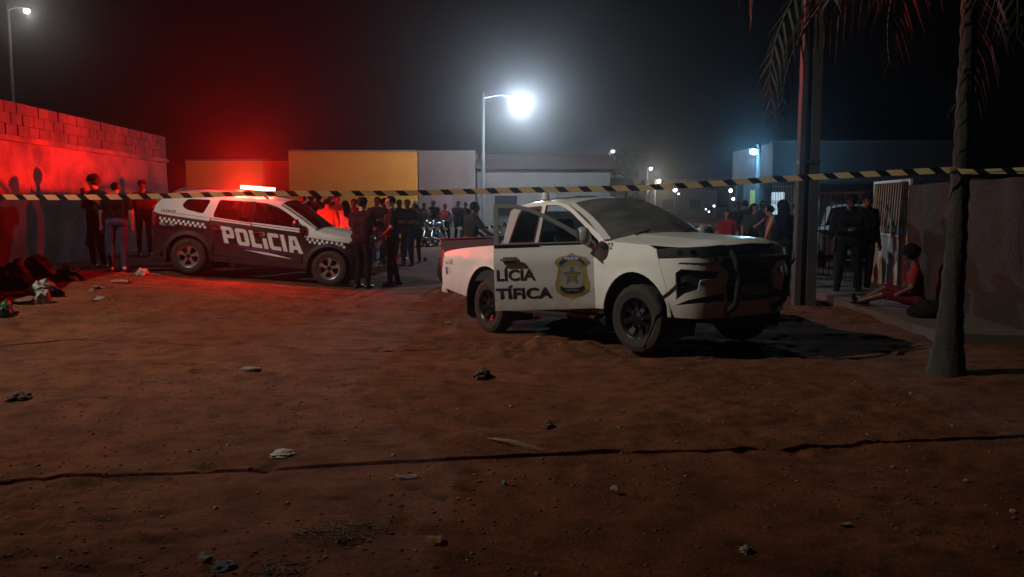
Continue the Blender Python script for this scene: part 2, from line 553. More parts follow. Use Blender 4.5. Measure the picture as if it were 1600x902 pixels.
sb('pier', 8.02, 8.36, SY + .05, SY + .29, -.2, 2.29, shop_wall)
sb('pier', 9.25, 9.62, SY + .3, SY + .6, -.2, 2.29, shop_wall)
sb('pier', 10.0, 14.6, SY + .3, SY + .6, -.2, 2.41, teal_pl)
sb('sill_wall', 8.42, 9.25, SY + .3, SY + .5, -.2, 0.95, shop_wall)
sb('yellow_shutter', 7.72, 7.98, SY + .22, SY + .29, 1.15, 2.05, yellow_iron)
sb('back_wall', 8.0, 10.4, SY + 3.0, SY + 3.1, -.2, 2.41, pale_pl)
lamp_t = sb('strip_light', 8.72, 9.2, SY + 1.4, SY + 1.5, 1.25, 2.0, shop_lit)
sb('strip_light', 9.66, 9.8, SY + 1.4, SY + 1.5, 1.0, 2.1, shop_lit)
for sh in range(3):
    sb('shelf', 8.46, 9.22, SY + 1.0, SY + 1.3, 1.15 + .27 * sh, 1.17 + .27 * sh, cap_stone)
for k in range(10):
    bm = bmesh.new(); x = 8.46 + k * 0.085
    tube(bm, [(x - 11, .24, .95), (x - 11, .24, 2.28)], .009, 6)
    finish('grille_bar', bm, yellow_iron, shop)
for z in (1.1, 1.62, 2.15):
    sb('grille_rail', 8.42, 9.25, SY + .215, SY + .225, z, z + .03, yellow_iron)
for k in range(4):
    bm = bmesh.new(); x = 9.66 + k * 0.09
    tube(bm, [(x - 11, .24, .4), (x - 11, .24, 2.28)], .009, 6)
    finish('grille_bar', bm, yellow_iron, shop)

# ================================================================== right hand wall, pavement and gate
red_wall = mat('red_wall', (0.042, 0.021, 0.017), 0.95, var=(1.6, (0.022, 0.014, 0.012), 0.22), bump=(22, 0.8, 0.03))
WR0, WR1 = Vector((6.55, 14.15)), Vector((5.75, 6.0))
rw = thing('rough_wall', 'rough reddish plastered boundary wall behind the palm trunk', 'wall')
rough_slab('plaster', WR0, WR1, lambda x, y: -0.2, 1.93, 0.22, red_wall, rw, 0.06, 15, 0.09)
pave = mat('worn_concrete', (0.11, 0.08, 0.065), 0.95, var=(2, (0.07, 0.05, 0.042), 0.25), bump=(30, 0.4, 0.01))
bm = bmesh.new()
pts_in = [(6.6, 17.0), (6.52, 14.1), (6.1, 9.7)]
pts_out = [(5.35, 17.0), (5.25, 14.1), (5.05, 9.9)]
vt = []
for (a, b_) in zip(pts_in, pts_out):
    vt.append([bm.verts.new((a[0], a[1], -.2)), bm.verts.new((a[0], a[1], .10)), bm.verts.new((b_[0], b_[1], .10)), bm.verts.new((b_[0], b_[1], -.2))])
for a, b_ in zip(vt, vt[1:]):
    for k in range(3):
        bm.faces.new((a[k], a[k + 1], b_[k + 1], b_[k]))
bm.faces.new(vt[0]); bm.faces.new(list(reversed(vt[-1])))
recalc(bm)
structure(finish('pavement', bm, pave))

gate_white = mat('gate_white', (0.42, 0.39, 0.33), 0.6, 0.1, var=(6, (0.30, 0.24, 0.17), 0.25))
dark_iron = mat('dark_iron', (0.03, 0.028, 0.028), 0.6, 0.4)
def gate_leaf(label, p0, p1, h, mt, panel=True, nb=14, group=None, lean=0.06):
    p0, p1 = Vector(p0), Vector(p1)
    L = (p1 - p0).length; a = math.atan2(p1.y - p0.y, p1.x - p0.x)
    t = thing('iron_gate', label, 'gate', (p0.x, p0.y, 0.10), (0, 0, a), group)
    def bar(name, a_, b_, r_):
        bm = bmesh.new(); tube(bm, [a_, b_], r_, 8); return finish(name, bm, mt, t, True, 50)
    zb = 0.95
    fr = box_obj('frame_post', (0, .05, -.025, .025, 0.03, h), mt, t, .004)
    box_obj('frame_post', (L - .05, L, -.025, .025, 0.03, h), mt, t, .004)
    box_obj('frame_rail', (.05, L - .05, -.024, .024, h - .05, h), mt, t, .004)
    box_obj('frame_rail', (.05, L - .05, -.024, .024, zb - .03, zb + .03), mt, t, .004)
    box_obj('frame_rail', (.05, L - .05, -.024, .024, .03, .08), mt, t, .004)
    for k in range(nb):
        x = .06 + (L - .12) * (k + .5) / nb
        bar('bar', (x - lean, 0, zb + .02), (min(max(x + lean, .05), L - .05), 0, h - .04), .011)
    if panel:
        box_obj('sheet_panel', (.05, L - .05, -.010, .010, .08, zb - .03), mt, t)
        box_obj('latch', (.10, .28, -.05, -.0245, zb - .02, zb + .02), dark_iron, t, .004)
    else:
        for k in range(nb):
            x = .06 + (L - .12) * (k + .5) / nb
            bar('bar', (x, 0, .07), (x, 0, zb), .010)
    return t
gate_leaf('pale iron gate with slanted bars above a sheet panel', (6.93, 16.35), (6.62, 14.2), 1.93, gate_white)
gate_leaf('dark iron gate leaf standing open behind the two officers', (6.9, 16.45), (6.15, 18.2), 1.75, dark_iron, False, 12, lean=0)

# ================================================================== concrete pole (H section) by the crowd
conc = mat('pole_concrete', (0.06, 0.05, 0.046), 0.92, var=(2.5, (0.035, 0.03, 0.028), 0.25), bump=(40, 0.3, 0.01))
up = thing('utility_pole', 'tall concrete utility pole with a recessed web beside the crowd', 'utility pole', (4.72, 13.7, 0), (0, 0, R(-4)))
bm = bmesh.new()
H = 9.0
prof = [(-.17, -.11), (-.075, -.11), (-.075, -.04), (.02, -.04), (.02, -.11), (.17, -.11), (.17, .11), (.02, .11), (.02, .04), (-.075, .04), (-.075, .11), (-.17, .11)]
lo = [bm.verts.new((x, y, -.3)) for x, y in prof]; hi = [bm.verts.new((x * .7, y * .8, H)) for x, y in prof]
for k in range(len(prof)):
    bm.faces.new((lo[k], lo[(k + 1) % len(prof)], hi[(k + 1) % len(prof)], hi[k]))
bm.faces.new(hi)
recalc(bm)
finish('shaft', bm, conc, up)
for z in (2.25, 7.9):
    box_obj('steel_band', (-.175 + .006 * z, .175 - .006 * z, -.125, .125, z, z + .05), dark_iron, up)
box_obj('cross_arm', (-.9, .9, -.2, -.1, 8.2, 8.3), conc, up, .01)
for x in (-.8, -.3, .3, .8):
    bm = bmesh.new(); lathe(bm, [(.0, 8.3), (.03, 8.3), (.05, 8.34), (.03, 8.38), (.05, 8.42), (.02, 8.46), (0, 8.46)], 10, centre=(x, -.15, 0))
    finish('insulator', bm, mat('porcelain', (.4, .35, .3), .2), up, True)
# ================================================================== vehicle toolkit
class Ring:
    """plan outline of a car body, walked from the rear centre along the side to the front centre"""
    def __init__(self, pts):
        P = [Vector(p) for p in pts]
        P = [Vector((P[1].x, -P[1].y))] + P + [Vector((P[-2].x, -P[-2].y))]
        out = []
        for i in range(1, len(P) - 2):
            for k in range(12):
                t = k / 12
                a, b, c, d = P[i - 1], P[i], P[i + 1], P[i + 2]
                out.append(0.5 * ((2 * b) + (c - a) * t + (2 * a - 5 * b + 4 * c - d) * t * t + (3 * b - a - 3 * c + d) * t ** 3))
        out.append(P[-2])
        q = np.array([(p.x, p.y) for p in out])
        s = np.concatenate([[0], np.cumsum(np.hypot(*np.diff(q, axis=0).T))])
        side = q[:, 1] > 0.75 * q[:, 1].max()
        s0 = np.interp(0.0, q[side][:, 0], s[side])
        self.s = s - s0; self.q = q
        t = np.gradient(q, axis=0); t /= np.linalg.norm(t, axis=1)[:, None]
        self.n = np.stack([-t[:, 1], t[:, 0]], 1)
        self.smin, self.smax = self.s[0], self.s[-1]
    def at(self, s):
        f = 1
        if s > self.smax: s, f = 2 * self.smax - s, -1
        if s < self.smin: s, f = 2 * self.smin - s, -1
        x = np.interp(s, self.s, self.q[:, 0]); y = np.interp(s, self.s, self.q[:, 1])
        nx = np.interp(s, self.s, self.n[:, 0]); ny = np.interp(s, self.s, self.n[:, 1])
        return x, f * y, nx, f * ny

def panel(name, poly, surf, mt, parent, holes=(), flange=0.022, off=0.0, ds=0.085, dz=0.075, ang=32):
    loops = [[Vector((a, b, 0)) for a, b in lp] for lp in [poly] + list(holes)]
    flat = [v for lp in loops for v in lp]
    bm = bmesh.new()
    vs_ = [bm.verts.new((v.x, v.y, off)) for v in flat]
    for t in tessellate_polygon(loops):
        try:
            bm.faces.new([vs_[i] for i in t])
        except ValueError:
            pass
    xs = [v.x for v in flat]; zs = [v.y for v in flat]
    for lo, hi, st, no in ((min(xs), max(xs), ds, (1, 0, 0)), (min(zs), max(zs), dz, (0, 1, 0))):
        n = int((hi - lo) / st)
        for k in range(1, n + 1):
            c = lo + (hi - lo) * k / (n + 1)
            bmesh.ops.bisect_plane(bm, geom=list(bm.verts) + list(bm.edges) + list(bm.faces), dist=1e-5,
                                   plane_co=(c, 0, 0) if no[0] else (0, c, 0), plane_no=no)
    if flange:
        be = [e for e in bm.edges if len(e.link_faces) == 1]
        r_ = bmesh.ops.extrude_edge_only(bm, edges=be)
        for g in r_['geom']:
            if isinstance(g, bmesh.types.BMVert):
                g.co.z = off - flange
    for v in bm.verts:
        v.co = surf(v.co.x, v.co.y, v.co.z)
    recalc(bm)
    return finish(name, bm, mt, parent, True, ang)

def arc(cx, cz, rx, rz, a0, a1, n=18):
    return [(cx + rx * math.cos(R(a0 + (a1 - a0) * k / n)), cz + rz * math.sin(R(a0 + (a1 - a0) * k / n))) for k in range(n + 1)]

def rounded(poly, r_, n=4):
    out = []
    m = len(poly)
    for i in range(m):
        p, a, b = Vector(poly[i]), Vector(poly[i - 1]), Vector(poly[(i + 1) % m])
        k = min(r_, 0.45 * (a - p).length, 0.45 * (b - p).length)
        s0, s1 = p + (a - p).normalized() * k, p + (b - p).normalized() * k
        for j in range(n + 1):
            t = j / n
            q = s0 * (1 - t) ** 2 + p * 2 * t * (1 - t) + s1 * t * t
            out.append((q.x, q.y))
    return out

def sheet(name, rows, mt, parent, ang=30, close=False):
    bm = bmesh.new()
    vr = [[bm.verts.new(p) for p in r_] for r_ in rows]
    for a, b in zip(vr, vr[1:]):
        for k in range(len(a) - 1):
            bm.faces.new((a[k], a[k + 1], b[k + 1], b[k]))
    recalc(bm)
    return finish(name, bm, mt, parent, True, ang)

def lerp(a, b, t):
    return a + (b - a) * t

def text_polys(body, size, bold=0.0, shear=0.0):
    cu = bpy.data.curves.new('lettering', 'FONT')
    cu.body = body; cu.size = size; cu.offset = bold; cu.shear = shear
    cu.resolution_u = 3
    ob = bpy.data.objects.new('lettering', cu)
    me = bpy.data.meshes.new_from_object(ob)
    bpy.data.objects.remove(ob)
    return me

def decal_text(name, body, s0, z0, width, surf, mt, parent, bold=0.0, off=0.003, height=None, flip=1, shear=0.0):
    me = text_polys(body, 1.0, bold, shear)
    co = np.array([v.co[:] for v in me.vertices])
    mn, mx = co.min(0), co.max(0)
    k = width / (mx[0] - mn[0])
    kz = k if height is None else height / (mx[1] - mn[1])
    bm = bmesh.new(); bm.from_mesh(me)
    bpy.data.meshes.remove(me)
    for v in bm.verts:
        v.co = Vector(((v.co.x - mn[0]) * k, (v.co.y - mn[1]) * kz, 0))
    n = max(1, int(width / 0.08))
    for i in range(1, n):
        bmesh.ops.bisect_plane(bm, geom=list(bm.verts) + list(bm.edges) + list(bm.faces), dist=1e-5, plane_co=(width * i / n, 0, 0), plane_no=(1, 0, 0))
    for v in bm.verts:
        v.co = surf(s0 + flip * v.co.x, z0 + v.co.y, off)
    return finish(name, bm, mt, parent)

def add_wheel(name, parent, loc, rad, wid, side, style, spokes=5, rim_r=0.22):
    """wheel with its axis along y; side=-1: outer face towards -y"""
    w = link(bpy.data.objects.new(name, None)); w.empty_display_size = .1
    w.parent = parent; w.location = loc
    o = side * wid / 2
    bm = bmesh.new()
    n = 72
    prof = [(rim_r, -wid * .42), (rim_r + .02, -wid * .5), (rad - .07, -wid * .54), (rad - .02, -wid * .46), (rad, -wid * .34),
            (rad, -wid * .12), (rad - .006, 0), (rad, wid * .12), (rad, wid * .34), (rad - .02, wid * .46), (rad - .07, wid * .54), (rim_r + .02, wid * .5), (rim_r, wid * .42)]
    depth = .007 if style == 'steel' else .004
    def wob(j, k):
        if j in (4, 5, 7, 8):
            return -depth if (k // 2 + (j > 6)) % 2 else 0
        return 0
    lathe(bm, prof, n, 'y', wob=wob)
    recalc(bm)
    finish('tyre', bm, rubber, w, True, 25)
    bm = bmesh.new()
    m = steel_black if style == 'steel' else alloy
    # barrel and lip
    lathe(bm, [(rim_r - .005, -side * wid * .45), (rim_r - .03, -side * wid * .3), (rim_r - .035, side * wid * .2), (rim_r - .012, side * wid * .44),
               (rim_r + .008, side * wid * .50), (rim_r + .004, side * wid * .46)], 40, 'y')
    recalc(bm)
    rim = finish('rim', bm, m, w, True, 40)
    bm = bmesh.new()
    lathe(bm, [(0.001, side * wid * .02), (rim_r - .034, side * wid * .02)], 32, 'y')
    finish('brake_disc', bm, steel_black, w)
    f = side * wid * .40
    bm = bmesh.new()
    lathe(bm, [(0.0, f), (.03, f), (.055, f - side * .012), (.06, f - side * .05)], 20, 'y')
    finish('hub', bm, m if style == 'steel' else gloss_black, w, True, 40)
    for k in range(spokes):
        a = 2 * math.pi * (k + .25) / spokes
        bm = bmesh.new()
        if style == 'steel':
            # dished steel wheel: broad webs with slots between
            hw0, hw1 = .026, .042
        else:
            hw0, hw1 = .026, .058
        pr = []
        for (rr, hw, d) in ((.04, hw0, .0), (.5 * rim_r + .02, hw0 * 1.05, .012 if style != 'steel' else .03), (rim_r - .012, hw1, .0)):
            pr.append((rr, hw, f - side * d))
        rows = []
        for (rr, hw, yy) in pr:
            for th in (0, side * .03):
                rows.append([bm.verts.new((rr * math.cos(a) - h_ * math.sin(a), yy - th, rr * math.sin(a) + h_ * math.cos(a))) for h_ in (-hw, hw)])
        for i in (0, 2):
            A0, A1, B0, B1 = rows[i], rows[i + 1], rows[i + 2], rows[i + 3]
            bm.faces.new((A0[0], A0[1], B0[1], B0[0])); bm.faces.new((A0[0], B0[0], B1[0], A1[0]))
            bm.faces.new((A0[1], A1[1], B1[1], B0[1])); bm.faces.new((A1[0], B1[0], B1[1], A1[1]))
        recalc(bm)
        finish('spoke', bm, m, rim, True, 30)
    for k in range(6 if style == 'steel' else 5):
        a = 2 * math.pi * k / (6 if style == 'steel' else 5)
        bm = bmesh.new()
        lathe(bm, [(0, f + side * .012), (.011, f + side * .012), (.012, f - side * .02)], 6, 'y', centre=(.085 * math.cos(a), 0, .085 * math.sin(a)))
        finish('wheel_nut', bm, chrome, rim)
    return w

def wheel_house(parent, x, z, r_, side, y0, y1):
    bm = bmesh.new()
    a = [[bm.verts.new((px, side * yy, pz)) for (px, pz) in arc(x, z, r_, r_, -20, 200, 16)] for yy in (y0, y1)]
    for k in range(16):
        bm.faces.new((a[0][k], a[0][k + 1], a[1][k + 1], a[1][k]))
    bm.faces.new(a[0])
    return finish('wheel_house', bm, black_plastic, parent)

def seat(parent, x, y, z):
    s = link(bpy.data.objects.new('seat', None)); s.parent = parent; s.location = (x, y, z)
    box_obj('cushion', (-.27, .27, -.24, .24, 0, .16), seat_fabric, s, .05)
    b = box_obj('backrest', (-.07, .07, -.24, .24, 0, .62), seat_fabric, s, .05)
    b.location = (-.22, 0, .1); b.rotation_euler = (0, R(-16), 0)
    h = box_obj('headrest', (-.05, .05, -.13, .13, .65, .84), seat_fabric, s, .04)
    h.location = (-.22, 0, .1); h.rotation_euler = (0, R(-16), 0)
    return s

def steering_wheel(parent, x, y, z):
    bm = bmesh.new()
    bmesh.ops.create_circle(bm, segments=28, radius=.18)
    pts = [v.co.copy() for v in bm.verts]; bm.clear()
    pts.append(pts[0])
    tube(bm, pts, .014, 8, cap=False)
    tube(bm, [(-.17, 0, 0), (.17, 0, 0)], .014, 6)
    tube(bm, [(0, 0, 0), (0, -.17, 0)], .014, 6)
    o = finish('steering_wheel', bm, black_plastic, parent, True)
    o.location = (x, y, z); o.rotation_euler = (0, R(62), 0)

# ================================================================== white pickup of the forensic police
pk = thing('pickup_truck', 'white double cab police pickup with its front passenger door open', 'pickup truck', (0.413, 12.15, -0.165), (0, R(-3.05), R(-56.0)))
ringP = Ring([(-1.37, 0), (-1.37, .5), (-1.36, .77), (-1.31, .855), (-1.15, .885), (0, .905), (1.5, .9075), (2.8, .905), (3.2, .895),
              (3.45, .86), (3.64, .78), (3.76, .64), (3.83, .45), (3.87, .2), (3.88, 0)])
def insetP(s, z):
    k = .30 * max(0, .62 - z) ** 2 + .55 * max(0, z - .92) ** 2
    k += .012 * math.exp(-((z - .60) / .05) ** 2) * (1 if .5 < s < 2.4 else 0)      # sculpted lower groove
    k -= .010 * math.exp(-((z - 1.02) / .05) ** 2) * (1 if -1.2 < s < 3.2 else 0)    # shoulder crease
    for cx, rr in ((0, .53), (3.0, .50)):
        d = math.hypot(s - cx, (z - .38)) - rr
        if d < .16:
            k -= .022 * (1 - max(d, 0) / .16) ** 2
    return k
def bodyP(side):
    def f(s, z, o=0.0):
        x, y, nx, ny = ringP.at(s)
        k = o - insetP(s, z)
        return Vector((x + nx * k, side * (y + ny * k), z))
    return f
def greenP(side):
    def f(s, z, o=0.0):
        y = .855 - .30 * (z - 1.2) - .10 * max(0, z - 1.5) ** 2 - .012 * (s - 1.2) ** 2
        return Vector((s, side * (y + o), z + .1 * o))
    return f
BELT = 1.195
def hoodz(s):
    return lerp(1.235, 1.145, min(1, max(0, (s - 2.40) / 1.25)))
SM = ringP.smax
for side in (-1, 1):
    B, G = bodyP(side), greenP(side)
    # cargo bed side
    poly = [(-1.27, .60), (-.60, .50)] + arc(0, .38, .53, .55, 168, 15)[0:] + [(.53, .50), (.54, .8), (.44, .9), (.345, 1.0), (.345, 1.315), (-1.27, 1.315)]
    bed = panel('bed_side', poly, B, white_paint, pk)
    panel('fuel_flap', rounded([(-.10, 1.02), (.10, 1.02), (.10, 1.2), (-.10, 1.2)], .03), B, white_paint, bed, off=.002, flange=.004) if side == 1 else None
    # rear door (lower skin)
    poly = [(.555, .50), (.60, .47), (1.155, .455), (1.155, BELT), (.36, BELT), (.36, 1.0), (.455, .92), (.555, .8)]
    rd = panel('rear_door', poly, B, white_paint, pk)
    h = box_obj('handle', (.44, .62, -.012, .018, 1.06, 1.09), chrome, rd, .008); h.location = (0, side * .905, 0)
    # front wing
    poly = [(2.345, .46), (2.47, .46)] + arc(3.0, .38, .50, .51, 171, 5) + [(3.50, .50), (3.47, .70), (3.36, 1.03), (3.33, 1.125)] + \
           [(s, hoodz(s)) for s in (3.2, 3.0, 2.8, 2.6, 2.42)] + [(2.40, BELT + .02), (2.345, BELT)]
    wing = panel('front_wing', poly, B, white_paint, pk)
    # sill and side step
    panel('sill', [(.56, .40), (2.46, .40), (2.46, .455), (.56, .455)], B, black_plastic, pk, off=-.03)
    bm = bmesh.new(); box(bm, .62, 2.36, .80 if side > 0 else -.93, .93 if side > 0 else -.80, .335, .375); bevel(bm, .012)
    st = finish('side_step', bm, black_plastic, pk, True, 40)
    for x in (.8, 1.5, 2.2):
        box_obj('bracket', (x - .03, x + .03, min(side * .5, side * .82), max(side * .5, side * .82), .345, .40), steel_black, st)
    # cab side above the belt
    outer = [(.345, BELT + .004), (.345, 1.32), (.365, 1.66), (.46, 1.715), (.8, 1.752), (1.15, 1.752), (1.45, 1.725), (1.64, 1.68), (1.80, 1.60), (2.05, 1.46), (2.46, 1.24), (2.46, BELT + .02), (2.40, BELT + .004)]
    rear_win = rounded([(.50, 1.225), (1.08, 1.225), (1.08, 1.685), (.72, 1.68), (.60, 1.63)], .05)
    door_top = [(1.17, 1.20), (2.355, 1.20), (2.34, 1.235), (2.0, 1.435), (1.77, 1.565), (1.60, 1.645), (1.42, 1.692), (1.17, 1.705)]
    cab = panel('cab_side', outer, G, white_paint, pk, holes=[rear_win, door_top], flange=.03)
    panel('window_seal', rounded([(.485, 1.21), (1.095, 1.21), (1.095, 1.70), (.71, 1.695), (.585, 1.64)], .05), G, black_plastic, cab, holes=[rounded([(.52, 1.245), (1.06, 1.245), (1.06, 1.665), (.73, 1.66), (.62, 1.615)], .05)], off=.003, flange=.008)
    panel('side_window', rear_win, G, glass_dark, cab, off=-.012, flange=0)
    # mudflap, wheel housings
    box_obj('mud_flap', (-.57, -.55, min(side * .62, side * .89), max(side * .62, side * .89), .22, .62), rubber, pk)
    wheel_house(pk, 0, .38, .55, side, .5, .865)
    wheel_house(pk, 3.0, .38, .53, side, .5, .865)
    add_wheel('wheel', pk, (0, side * .775, .375), .375, .235, side, 'steel', 8, .215)
    w = add_wheel('wheel', pk, (3.0, side * .775, .375), .378, .235, side, 'steel', 8, .215)
    w.rotation_euler = (0, 0, R(4))
    # tail lamp
    tl = panel('tail_lamp', [(-1.43, .82), (-1.275, .84), (-1.215, 1.05), (-1.235, 1.27), (-1.46, 1.27)], B, tail_red, pk, off=.012, flange=.04)
    # rear bumper end
    panel('bumper_end', [(-1.29, .54), (-1.12, .52), (-1.16, .60), (-1.27, .62)], B, white_paint, pk, off=.012)
    # mirror on the wing side of the door is built with the door

# doors (front): one builder, the right one swung open about its hinge
def front_door(side, open_deg):
    B, G = bodyP(side), greenP(side)
    hinge = B(2.335, .8, -.02)
    hx, hy = hinge.x, hinge.y
    d = link(bpy.data.objects.new('front_door', None)); d.empty_display_size = .1; d.parent = pk
    d.location = (hx, hy, 0)
    d.rotation_euler = (0, 0, side * R(-open_deg))
    def sh(f):
        def g(s, z, o=0.0):
            v = f(s, z, o); return Vector((v.x - hx, v.y - hy, v.z))
        return g
    b, g = sh(B), sh(G)
    poly = [(1.17, .455), (2.335, .46), (2.335, BELT), (1.17, BELT)]
    skin = panel('door_skin', poly, b, white_paint, d, flange=.03)
    # inner trim card
    panel('inner_trim', [(1.19, .49), (2.30, .49), (2.30, BELT - .01), (1.19, BELT - .01)], b, black_plastic, d, off=-.075, flange=0)
    outer = [(1.17, BELT + .004), (2.355, BELT + .004), (2.34, 1.235), (2.0, 1.435), (1.77, 1.565), (1.60, 1.645), (1.42, 1.692), (1.17, 1.705)]
    inner = [(1.225, 1.235), (2.20, 1.235), (1.97, 1.395), (1.74, 1.525), (1.58, 1.60), (1.41, 1.645), (1.225, 1.655)]
    panel('window_frame', outer, g, mat('frame_grey', (.16, .165, .165), .5), d, holes=[inner], flange=.035)
    panel('belt_seal', [(1.18, BELT - .015), (2.25, BELT - .015), (2.25, BELT + .022), (1.18, BELT + .022)], g, gloss_black, d, off=.012, flange=.02)
    panel('window_glass', inner, g, glass_clear, d, off=-.018, flange=0)
    hd = link(bpy.data.objects.new('handle', None)); hd.parent = d; hd.empty_display_size = .05
    p = b(1.36, 1.045, .03)
    hd.location = p
    box_obj('grip', (-.11, .11, -.013, .013, -.016, .016), alloy, hd, .01)
    box_obj('cup', (-.08, .08, min(side * -.045, side * -.012), max(side * -.045, side * -.012), -.035, .03), black_plastic, hd, .008)
    # mirror
    m = link(bpy.data.objects.new('mirror', None)); m.parent = d; m.empty_display_size = .05
    m.location = g(2.20, 1.235, .0)
    bm = bmesh.new()
    bmesh.ops.create_uvsphere(bm, u_segments=20, v_segments=12, radius=1)
    for v in bm.verts:
        x, y, z = v.co
        e = lambda t, k: math.copysign(abs(t) ** k, t)
        v.co = Vector((e(x, .8) * .075 - .02 * z, e(y, .7) * .125, e(z, .7) * .105))
    mh = finish('mirror_shell', bm, mat('mirror_grey', (.30, .305, .31), .35, coat=.4), m, True)
    mh.location = (0.02, side * .21, .06)
    bm = bmesh.new(); box(bm, -.003, .003, -.1, .1, -.08, .08); bevel(bm, .003, 1)
    mg = finish('mirror_glass', bm, chrome, m); mg.location = (-.062, side * .21, .06)
    bm = bmesh.new(); tube(bm, [(0.04, -side * .03, -.03), (.04, side * .06, .0), (.03, side * .13, .03)], [.04, .035, .03], 8)
    finish('mirror_arm', bm, black_plastic, m, True)
    return d, b
dl, _ = front_door(1, 0)
dr, DB = front_door(-1, 52)
# lettering on the open door
decal_text('lettering', 'LÍCIA', 1.20, .80, .45, DB, decal_black, dr, bold=.03, height=.165)
decal_text('lettering', 'TÍFICA', 1.185, .585, .655, DB, decal_black, dr, bold=.03, height=.165)
def emblem(b, parent, s0, z0, w, h):
    def sc(pts, k=1.0, dz=0):
        return [(s0 + x * w / 2 * k, z0 + y * h / 2 * k + dz) for x, y in pts]
    shield = [(0, 1), (.22, .90), (.5, .86), (.82, .80), (1.0, .60), (.80, .38), (.86, .05), (1.0, -.3), (.92, -.62), (.55, -.82), (.28, -.88), (0, -1),
              (-.28, -.88), (-.55, -.82), (-.92, -.62), (-1.0, -.3), (-.86, .05), (-.80, .38), (-1.0, .60), (-.82, .80), (-.5, .86), (-.22, .90)]
    e = panel('emblem', sc(shield), b, decal_gold, parent, off=.003, flange=0)
    ring = [(math.cos(R(a)), math.sin(R(a))) for a in range(0, 360, 15)]
    panel('emblem_field', [(s0 + x * w * .33, z0 - .02 + y * h * .29) for x, y in ring], b, decal_grey, e, off=.0045, flange=0)
    rb = [(-.72, .44), (-.55, .58), (-.3, .68), (0, .72), (.3, .68), (.55, .58), (.72, .44), (.72, .62), (.45, .80), (.2, .86), (0, .88), (-.2, .86), (-.45, .80), (-.72, .62)]
    panel('emblem_ribbon', sc(rb), b, decal_blue, e, off=.006, flange=0)
    decal_text('emblem_lettering', 'POLÍCIA', s0 - w * .20, z0 + h * .355, w * .40, b, decal_white, e, off=.0075, bold=.02)
    rb2 = [(-.7, -.40), (-.4, -.48), (0, -.5), (.4, -.48), (.7, -.40), (.66, -.58), (.4, -.68), (0, -.7), (-.4, -.68), (-.66, -.58)]
    panel('emblem_ribbon', sc(rb2), b, decal_black, e, off=.006, flange=0)
    decal_text('emblem_lettering', 'CIENTÍFICA', s0 - w * .19, z0 - h * .315, w * .38, b, decal_grey, e, off=.0075, bold=.02)
    panel('emblem_star', [(s0 + (.055 if k % 2 else .12) * math.sin(math.pi * k / 5), z0 + .01 + (.055 if k % 2 else .12) * math.cos(math.pi * k / 5)) for k in range(10)], b, decal_dark, e, off=.006, flange=0)
    panel('emblem_scales', [(s0 + x * .11, z0 + .01 + y * .1) for x, y in ((-.5, .1), (.5, .1), (.5, -.05), (.07, -.05), (.07, -.5), (-.07, -.5), (-.07, -.05), (-.5, -.05))], b, decal_gold, e, off=.0075, flange=0)
emblem(DB, dr, 2.07, .835, .40, .54)
BR = bodyP(-1)
decal_text('lettering', 'PO', .90, .80, .24, BR, decal_black, pk, bold=.03, height=.165)
decal_text('lettering', 'CIEN', .62, .585, .50, BR, decal_black, pk, bold=.03, height=.165)
decal_text('lettering', '-082', 2.43, 1.135, .21, BR, decal_black, pk, bold=.015, height=.075, shear=.15)
decal_text('lettering', 'UF.', -1.02, .945, .12, BR, decal_gold, pk, bold=.04, height=.07)
panel('sticker', rounded([(-1.14, .80), (-1.085, .80), (-1.085, .91), (-1.14, .91)], .01), BR, decal_blue, pk, off=.003, flange=0)
panel('sticker', [(-1.13, .955), (-1.05, .955), (-1.05, .985), (-1.13, .985)], BR, decal_grey, pk, off=.003, flange=0)
for k in range(4):
    panel('sticker_line', [(-1.07, .81 + k * .025), (-.99 + .02 * (k % 2), .81 + k * .025), (-.99 + .02 * (k % 2), .818 + k * .025), (-1.07, .818 + k * .025)], BR, decal_grey, pk, off=.003, flange=0)

# bonnet
rows = []
for i in range(25):
    t = i / 24
    se = lerp(2.42, 3.66, t)
    E = bodyP(1)(se, hoodz(se), 0)
    cx = lerp(2.66, 3.84, t); cz = lerp(1.315, 1.215, t) - .06 * max(0, t - .88) / .12 * ((t - .88) / .12)
    row = []
    for j in range(33):
        q = -1 + 2 * j / 32
        z = E.z + (cz - E.z) * (1 - abs(q) ** 2.2) + .014 * math.exp(-((abs(q) - .52) / .10) ** 2) * (1 - t * .4) - .004
        row.append((E.x + (cx - E.x) * (1 - q * q), q * (E.y - .006), z))
    rows.append(row)
sheet('bonnet', rows, white_paint, pk)
# front bumper with openings
BF = bodyP(-1)
def mir(poly):
    return [(2 * SM - a, b) for a, b in poly][::-1]
fog = [(3.57, .60), (3.66, .665), (3.80, .70), (3.835, .80), (4.02, .815), (4.06, .88), (3.63, .92), (3.57, .88)]
notch = [(3.56, .545), (3.70, .60), (3.90, .635), (4.12, .66), (4.10, .58), (3.85, .565)]
grille = [(4.14, .56), (4.12, .70), (4.16, .86), (4.05, .95), (4.10, 1.02), (SM, 1.04), (2 * SM - 4.10, 1.02), (2 * SM - 4.05, .95), (2 * SM - 4.16, .86), (2 * SM - 4.12, .70), (2 * SM - 4.14, .56)]
outer = [(3.475, .42), (3.8, .40), (SM, .40), (2 * SM - 3.8, .40), (2 * SM - 3.475, .42), (2 * SM - 3.475, .70), (2 * SM - 3.365, 1.03), (2 * SM - 4.1, 1.04), (4.1, 1.04), (3.365, 1.03), (3.475, .70)]
fb = panel('front_bumper', outer, BF, white_paint, pk, holes=[fog, notch, grille, mir(fog), mir(notch)], flange=.04, ds=.06, dz=.05)
panel('bumper_backing', [(3.54, .48), (2 * SM - 3.54, .48), (2 * SM - 3.54, 1.03), (3.54, 1.03)], BF, black_plastic, fb, off=-.038, flange=0)
